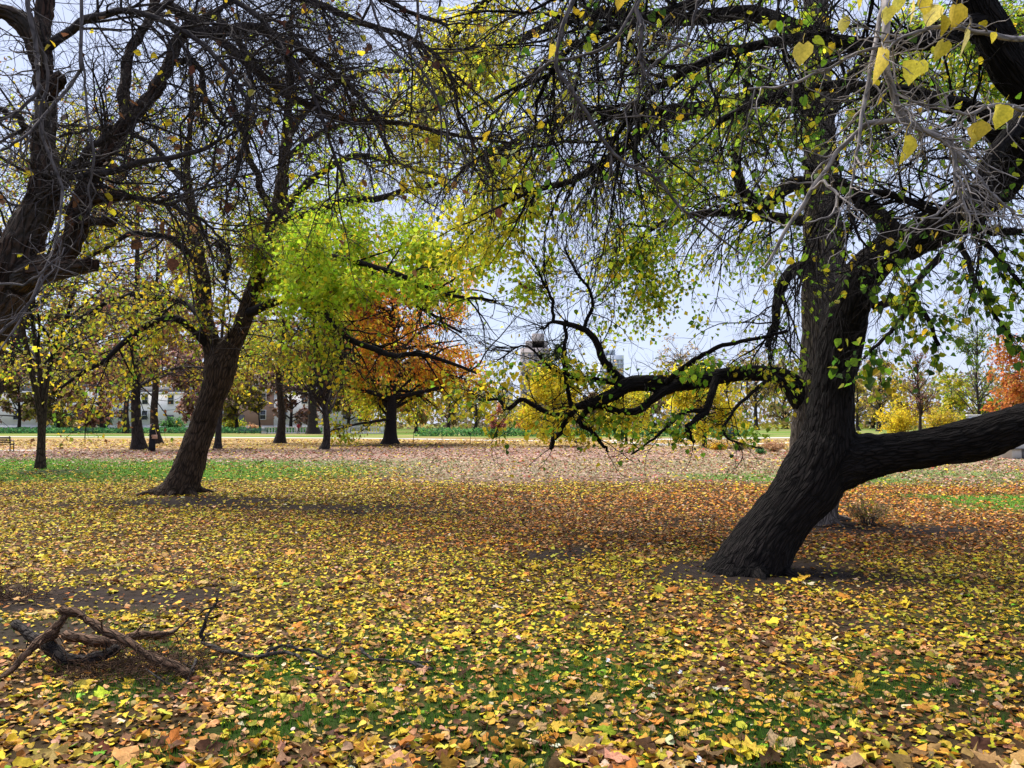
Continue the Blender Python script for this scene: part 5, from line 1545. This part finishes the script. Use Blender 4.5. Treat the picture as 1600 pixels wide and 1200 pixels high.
# ------------------------------------------------------------------ people
M_CLOTH_BLACK = mat_plain('cloth_black', (.010, .010, .012), .9)
M_SKIN = mat_plain('skin', (.42, .25, .18), .6, .1)
M_HAIR = mat_plain('hair_dark', (.015, .012, .010), .6)
M_BAG = mat_plain('bag_tan_leather', (.50, .30, .20), .55)
M_RED = mat_plain('cloth_dark_red', (.22, .02, .03), .9)
M_TROUSER = mat_plain('cloth_dark_grey', (.03, .03, .035), .9)


def skin_mesh(name, verts, edges, radii, mat, parent, root_i=0, sub=1):
    me = bpy.data.meshes.new(name)
    me.from_pydata(verts, edges, [])
    o = link(name, me, mat, parent)
    sk = o.modifiers.new('skin', 'SKIN')
    sv = me.skin_vertices[0].data
    for i, r in enumerate(radii):
        sv[i].radius = r if isinstance(r, tuple) else (r, r)
        sv[i].use_root = (i == root_i)
    ss = o.modifiers.new('sub', 'SUBSURF')
    ss.levels = ss.render_levels = sub
    return o


def person(label, px, d, rz, legs, arms, body_mat, H=1.68):
    root = thing('person', label, 'person', ((px - 800) / F_PX * d, d, 0))
    root.rotation_euler = (0, 0, rz)
    k = H / 1.70
    V = [(0, 0, .92), (0, 0, 1.10), (0, -.01, 1.34), (0, -.015, 1.44), (0, -.03, 1.53), (0, -.035, 1.60), (0, -.03, 1.68)]
    R = [(.15, .11), (.13, .10), (.17, .11), (.06, .055), (.065, .075), (.078, .095), (.05, .06)]
    E = [(0, 1), (1, 2), (2, 3), (3, 4), (4, 5), (5, 6)]
    for s, (hy, ky, fy) in zip((-1, 1), legs):
        n = len(V)
        V += [(s * .09, 0, .86), (s * .095, ky, .48), (s * .095, fy, .09), (s * .10, fy - .15, .04)]
        R += [(.095, .095), (.062, .065), (.042, .045), (.038, .03)]
        E += [(0, n), (n, n + 1), (n + 1, n + 2), (n + 2, n + 3)]
    for s, (ex, ey, ez, hx, hy, hz) in zip((-1, 1), arms):
        n = len(V)
        V += [(s * .17, 0, 1.39), (s * ex, ey, ez), (s * hx, hy, hz), (s * hx, hy - .06, hz - .07)]
        R += [(.055, .06), (.042, .045), (.03, .034), (.022, .035)]
        E += [(2, n), (n, n + 1), (n + 1, n + 2), (n + 2, n + 3)]
    V = [(a * k, b * k, c * k) for a, b, c in V]
    R = [(a * k, b * k) for a, b in R]
    skin_mesh('body', V, E, R, body_mat, root)
    # face
    MB().lathe((0, -.075 * k, 1.50 * k), [(.005, .0), (.05, .02), (.066, .07), (.062, .12), (.02, .155)], 10).build('face', M_SKIN, root, True)
    return root, k


pb, k = person('person in long black clothes standing between two tree trunks with a tan shoulder bag', 239, 45.6, math.radians(-60), [(0, .0, .02), (0, -.02, .0)],
               [(.23, .03, 1.14, .16, -.16, 1.02), (.24, .03, 1.14, .17, -.14, .98)], M_CLOTH_BLACK, 1.62)
MB().lathe((0, 0, .03), [(.01, .0), (.20, .0), (.19, .3), (.165, .7), (.15, .98), (.17, 1.12), (.155, 1.26), (.06, 1.34)], 14).build('long_coat', M_CLOTH_BLACK, pb, True)
MB().lathe((0, .01, 1.36), [(.10, -.06), (.085, .02), (.10, .1), (.102, .18), (.07, .25), (.01, .275)], 12).build('headscarf', M_HAIR, pb, True)
bag = thing('shoulder_bag', 'tan leather shoulder bag at the hip of the person in black', 'bag', (pb.location[0] + .20, pb.location[1] - .12, .84))
bag.rotation_euler = (0, 0, math.radians(-15))
MB().box((0, 0, .02), (.36, .14, .24), 0, .86, .04).build('pouch', M_BAG, bag)
MB().box((0, -.075, .08), (.34, .02, .12), 0, .95, .005).build('flap', M_BAG, bag)
MB().tube([(-.14, 0, .13), (-.13, .04, .36), (-.1, .08, .56)], .012, 6).tube([(.14, 0, .13), (.0, .06, .36), (-.1, .08, .56)], .012, 6).build('strap', M_BAG, bag)

pr, k = person('person in a dark red jacket walking on the far path', 467, 121, math.radians(75), [(0, -.16, -.10), (0, .10, .34)],
               [(.22, .10, 1.13, .20, .02, .90), (.22, -.12, 1.15, .18, -.26, .98)], M_TROUSER, 1.72)
MB().lathe((0, 0, .86), [(.17, 0), (.185, .12), (.175, .3), (.20, .48), (.17, .58), (.07, .64)], 12).build('jacket', M_RED, pr, True)
for s, pts in ((-1, [(-.18, 0, 1.40), (-.23, .10, 1.14), (-.205, .03, .95)]), (1, [(.18, 0, 1.40), (.23, -.12, 1.16), (.19, -.24, 1.02)])):
    MB().tube(pts, [.075, .06, .05], 8).build('sleeve', M_RED, pr, True)
MB().lathe((0, -.01, 1.46), [(.08, .02), (.098, .1), (.10, .18), (.07, .25), (.01, .27)], 12).build('hair', M_HAIR, pr, True)

# ------------------------------------------------------------------ buildings
M_FACADE = mat_plain('facade_pale_stone', (.74, .72, .73), .85, .10, .6)
M_FACADE2 = mat_plain('facade_warm_brick', (.36, .23, .19), .9, .15, .8)
M_GLASS = mat_plain('window_dark_glass', (.035, .04, .05), .15, .2, .7, .5)
M_FRAME = mat_plain('window_frame_white', (.7, .7, .7), .6)
M_SLATE = mat_plain('roof_slate', (.12, .12, .13), .8)


def house(label, x0, x1, d, H, mat, floors=2, bay=4.3, win=(1.2, 1.9), group='townhouses behind the park'):
    W = x1 - x0
    root = thing('townhouse', label, 'building', ((x0 + x1) / 2, d, 0), group)
    MB().box((0, 4, H / 2), (W, 8, H)).build('wall', mat, root)
    MB().box((0, -.22, H - .3), (W - .02, .5, .5), 0, 1, .05).build('cornice', M_FRAME, root)
    MB().box((0, -.06, .55), (W - .03, .16, 1.1)).build('plinth', M_STONE, root)
    MB().box((0, 4, H + .6), (W - .4, 7, 1.2), 0, .82).build('roof', M_SLATE, root)
    n = max(2, int(W / bay))
    fh = (H - 1.6) / floors
    g_me = MB().box((0, .02, 0), (win[0], .06, win[1])).mesh('pane'); g_me.materials.append(M_GLASS)
    fr = MB()
    for sx in (-1, 1):
        fr.box((sx * (win[0] / 2 + .05), -.03, 0), (.12, .16, win[1] + .24))
    fr.box((0, -.03, win[1] / 2 + .07), (win[0], .16, .12)).box((0, -.06, -win[1] / 2 - .07), (win[0] + .2, .26, .1)).box((0, -.02, 0), (win[0], .08, .06))
    f_me = fr.mesh('window'); f_me.materials.append(M_FRAME)
    for f in range(floors):
        for i in range(n):
            if f == 0 and i == n // 2:
                dr = MB().box((0, -.03, 0), (1.3, .12, 2.4)).build('door', M_SLATE, root)
                dr.location = (-W / 2 + W * (i + .5) / n, -.05, 2.2)
                MB().box((.45, -.12, -.1), (.06, .06, .2)).build('handle', M_STONE, dr)
                st = MB()
                for q in range(3):
                    st.box((0, -.5 - .3 * q, 1.0 - .33 * q - .17), (1.8, 1.0, .33 - .006 * q))
                s_ = st.build('steps', M_STONE, root)
                s_.location = (-W / 2 + W * (i + .5) / n, 0, 0)
                continue
            o = link('window', f_me, None, root)
            o.location = (-W / 2 + W * (i + .5) / n, -.04, 1.9 + fh * (f + .42))
            link('pane', g_me, None, o)
    return root


for (a, b, H, m, lab) in [(-125, -101, 8.6, M_FACADE, 'pale townhouse at the photo edge behind the black bench'), (-101, -83, 9.4, M_FACADE, 'white townhouse behind the tan grass and the broad trunk'),
                          (-83, -66, 8.4, M_FACADE, 'pale townhouse seen between the dark trunks and the tilted maple'), (-66, -52, 9.0, M_FACADE2, 'warm brick townhouse behind the paired green benches'),
                          (-52, -34, 8.6, M_FACADE, 'pale townhouse behind the balustrade and bare grey tree')]:
    house(lab, a, b - .05, 172, H, m)


def tower(label, px, w_px, top_py, d, mat, strips, crown=None, floors=16):
    W = w_px * d / F_PX
    H = (661 - top_py) / F_PX * d + CAM_H
    root = thing('tower_block', label, 'building', ((px - 800) / F_PX * d, d, 0))
    MB().box((0, 0, H / 2), (W, W * .8, H)).build('wall', mat, root)
    for k in range(strips):
        x = -W / 2 + W * (k + .5) / strips
        MB().box((x, -W * .4 - .02, H * .48), (W / strips * .45, .5, H * .9)).build('window_strip', M_TOWG, root)
    for f in range(1, floors):
        MB().box((0, -W * .4 - .28, H * f / floors), (W * .985, .3, H / floors * .36)).build('floor_band', mat, root)
    for k, (ox, ww, hh) in enumerate(crown or []):
        MB().box((ox * W, 0, H + hh * W / 2), (ww * W, W * .55, hh * W)).build('roof_block', mat, root)
    return root


M_TOW1 = mat_plain('tower_brown_brick_hazed', (.36, .31, .31), .9, .1, .1)  # brick lightened, distance haze painted into the colour
M_TOWG = mat_plain('tower_window_hazed', (.20, .21, .25), .4, .1, .1)  # glass greyed to low contrast, haze painted in
M_TOW2 = mat_plain('tower_blue_grey', (.42, .47, .56), .6, .1, .1)
M_TOW3 = mat_plain('tower_pale', (.62, .63, .66), .8, .1, .1)
tower('brown brick tower block with stepped top above the yellow leaves', 836, 46, 545, 430, M_TOW1, 5, [(.05, .75, .25), (.1, .4, .5)])
tower('blue-grey glass tower block seen inside the curve of the upturned bough', 955, 36, 556, 640, M_TOW2, 6, [(-.1, .5, .25)])
tower('pale slab tower low between the maple and the brown tower', 790, 22, 596, 520, M_TOW3, 3, [(0, .5, .15)])

# pale wall and grey lean-to under the sideways bough
M_WALLB = mat_plain('wall_pale_blue', (.50, .56, .66), .7, .08, 1.2)
pw = thing('garden_wall', 'pale bluish wall under the end of the sideways bough', 'wall', ((1590 - 800) / F_PX * 40, 40, 0))
for k in range(5):
    MB().box((-1.9 + k * 1.32, 0, 1.0), (1.30, .12, 2.0), 0, 1, .01).build('panel', M_WALLB, pw)
MB().box((.75, 0, 2.04), (6.7, .2, .08)).build('coping', M_STONE, pw)
MB().box((.75, -.02, .07), (6.7, .3, .14)).build('plinth', M_STONE, pw)
for k in range(6):
    MB().tube([(-2.55 + k * 1.32, -.35, 0), (-2.55 + k * 1.32, -.35, 1.9)], .025, 6).build('fence_post', M_IRON, pw)
MB().tube([(-2.55, -.35, 1.5), (4.1, -.35, 1.5)], .015, 5).build('fence_rail', M_IRON, pw)
kr = thing('low_shed', 'low dark grey roofed shed in front of the pale bluish wall', 'shed', ((1606 - 800) / F_PX * 37, 37, 0))
MB().box((0, 0, .25), (2.4, 1.2, .5), 0, 1, .02).build('wall', M_STONE, kr)
MB().add([(-1.35, -.75, .5), (1.35, -.75, .5), (1.35, .75, .5), (-1.35, .75, .5), (-.7, 0, .98), (1.0, 0, .98), (-1.35, -.75, .44), (1.35, -.75, .44), (1.35, .75, .44), (-1.35, .75, .44)],
         [[0, 1, 5, 4], [2, 3, 4, 5], [1, 2, 5], [3, 0, 4], [6, 7, 1, 0], [7, 8, 2, 1], [8, 9, 3, 2], [9, 6, 0, 3], [9, 8, 7, 6]]).build('roof', M_SLATE, kr)
MB().box((-.4, -.61, .24), (.7, .06, .44)).build('door', M_SLATE, kr)

# ------------------------------------------------------------------ far-off wood closing the view
wn_ = 34000
wx = RNG.uniform(-190, 250, wn_)
wy = RNG.uniform(205, 250, wn_)
prof = np.interp(px_of(wx, wy), [-400, 0, 300, 600, 740, 800, 960, 1010, 1100, 1230, 1330, 1400, 1500, 1600, 2200], [20, 22, 24, 20, 12, 8.5, 9, 15, 19, 20, 20, 18, 18, 20, 18])
top = prof * (.55 + .55 * fbm(wx, wy * .3, 11, 60) + .25 * vnoise(wx, wy, 3.5, 63))
wz = top * RNG.random(wn_) ** 1.15
pos = np.stack([wx, wy, wz], 1)
mixk = fbm(wx, wy * .3, 14, 66)[:, None]
c1 = palette(wn_, [(3, (.20, .15, .11)), (2, (.26, .20, .15)), (2, (.16, .15, .08))])
c2 = palette(wn_, [(3, (.36, .28, .10)), (2, OLV), (1, (.14, .18, .07))])
wc = np.where(RNG.random((wn_, 1)) < smooth(.42, .58, mixk), c2, c1)
wood_far = leaves_obj('distant_woodland', [leaf_arrays(pos, RNG.normal(size=(wn_, 3)), RNG.normal(size=(wn_, 3)), (.55 + .7 * RNG.random(wn_)) * 1.4, wc, T_QUAD)], M_LEAF)
tag(wood_far, 'brown and olive wood along the horizon behind the park', 'woodland', kind='stuff')
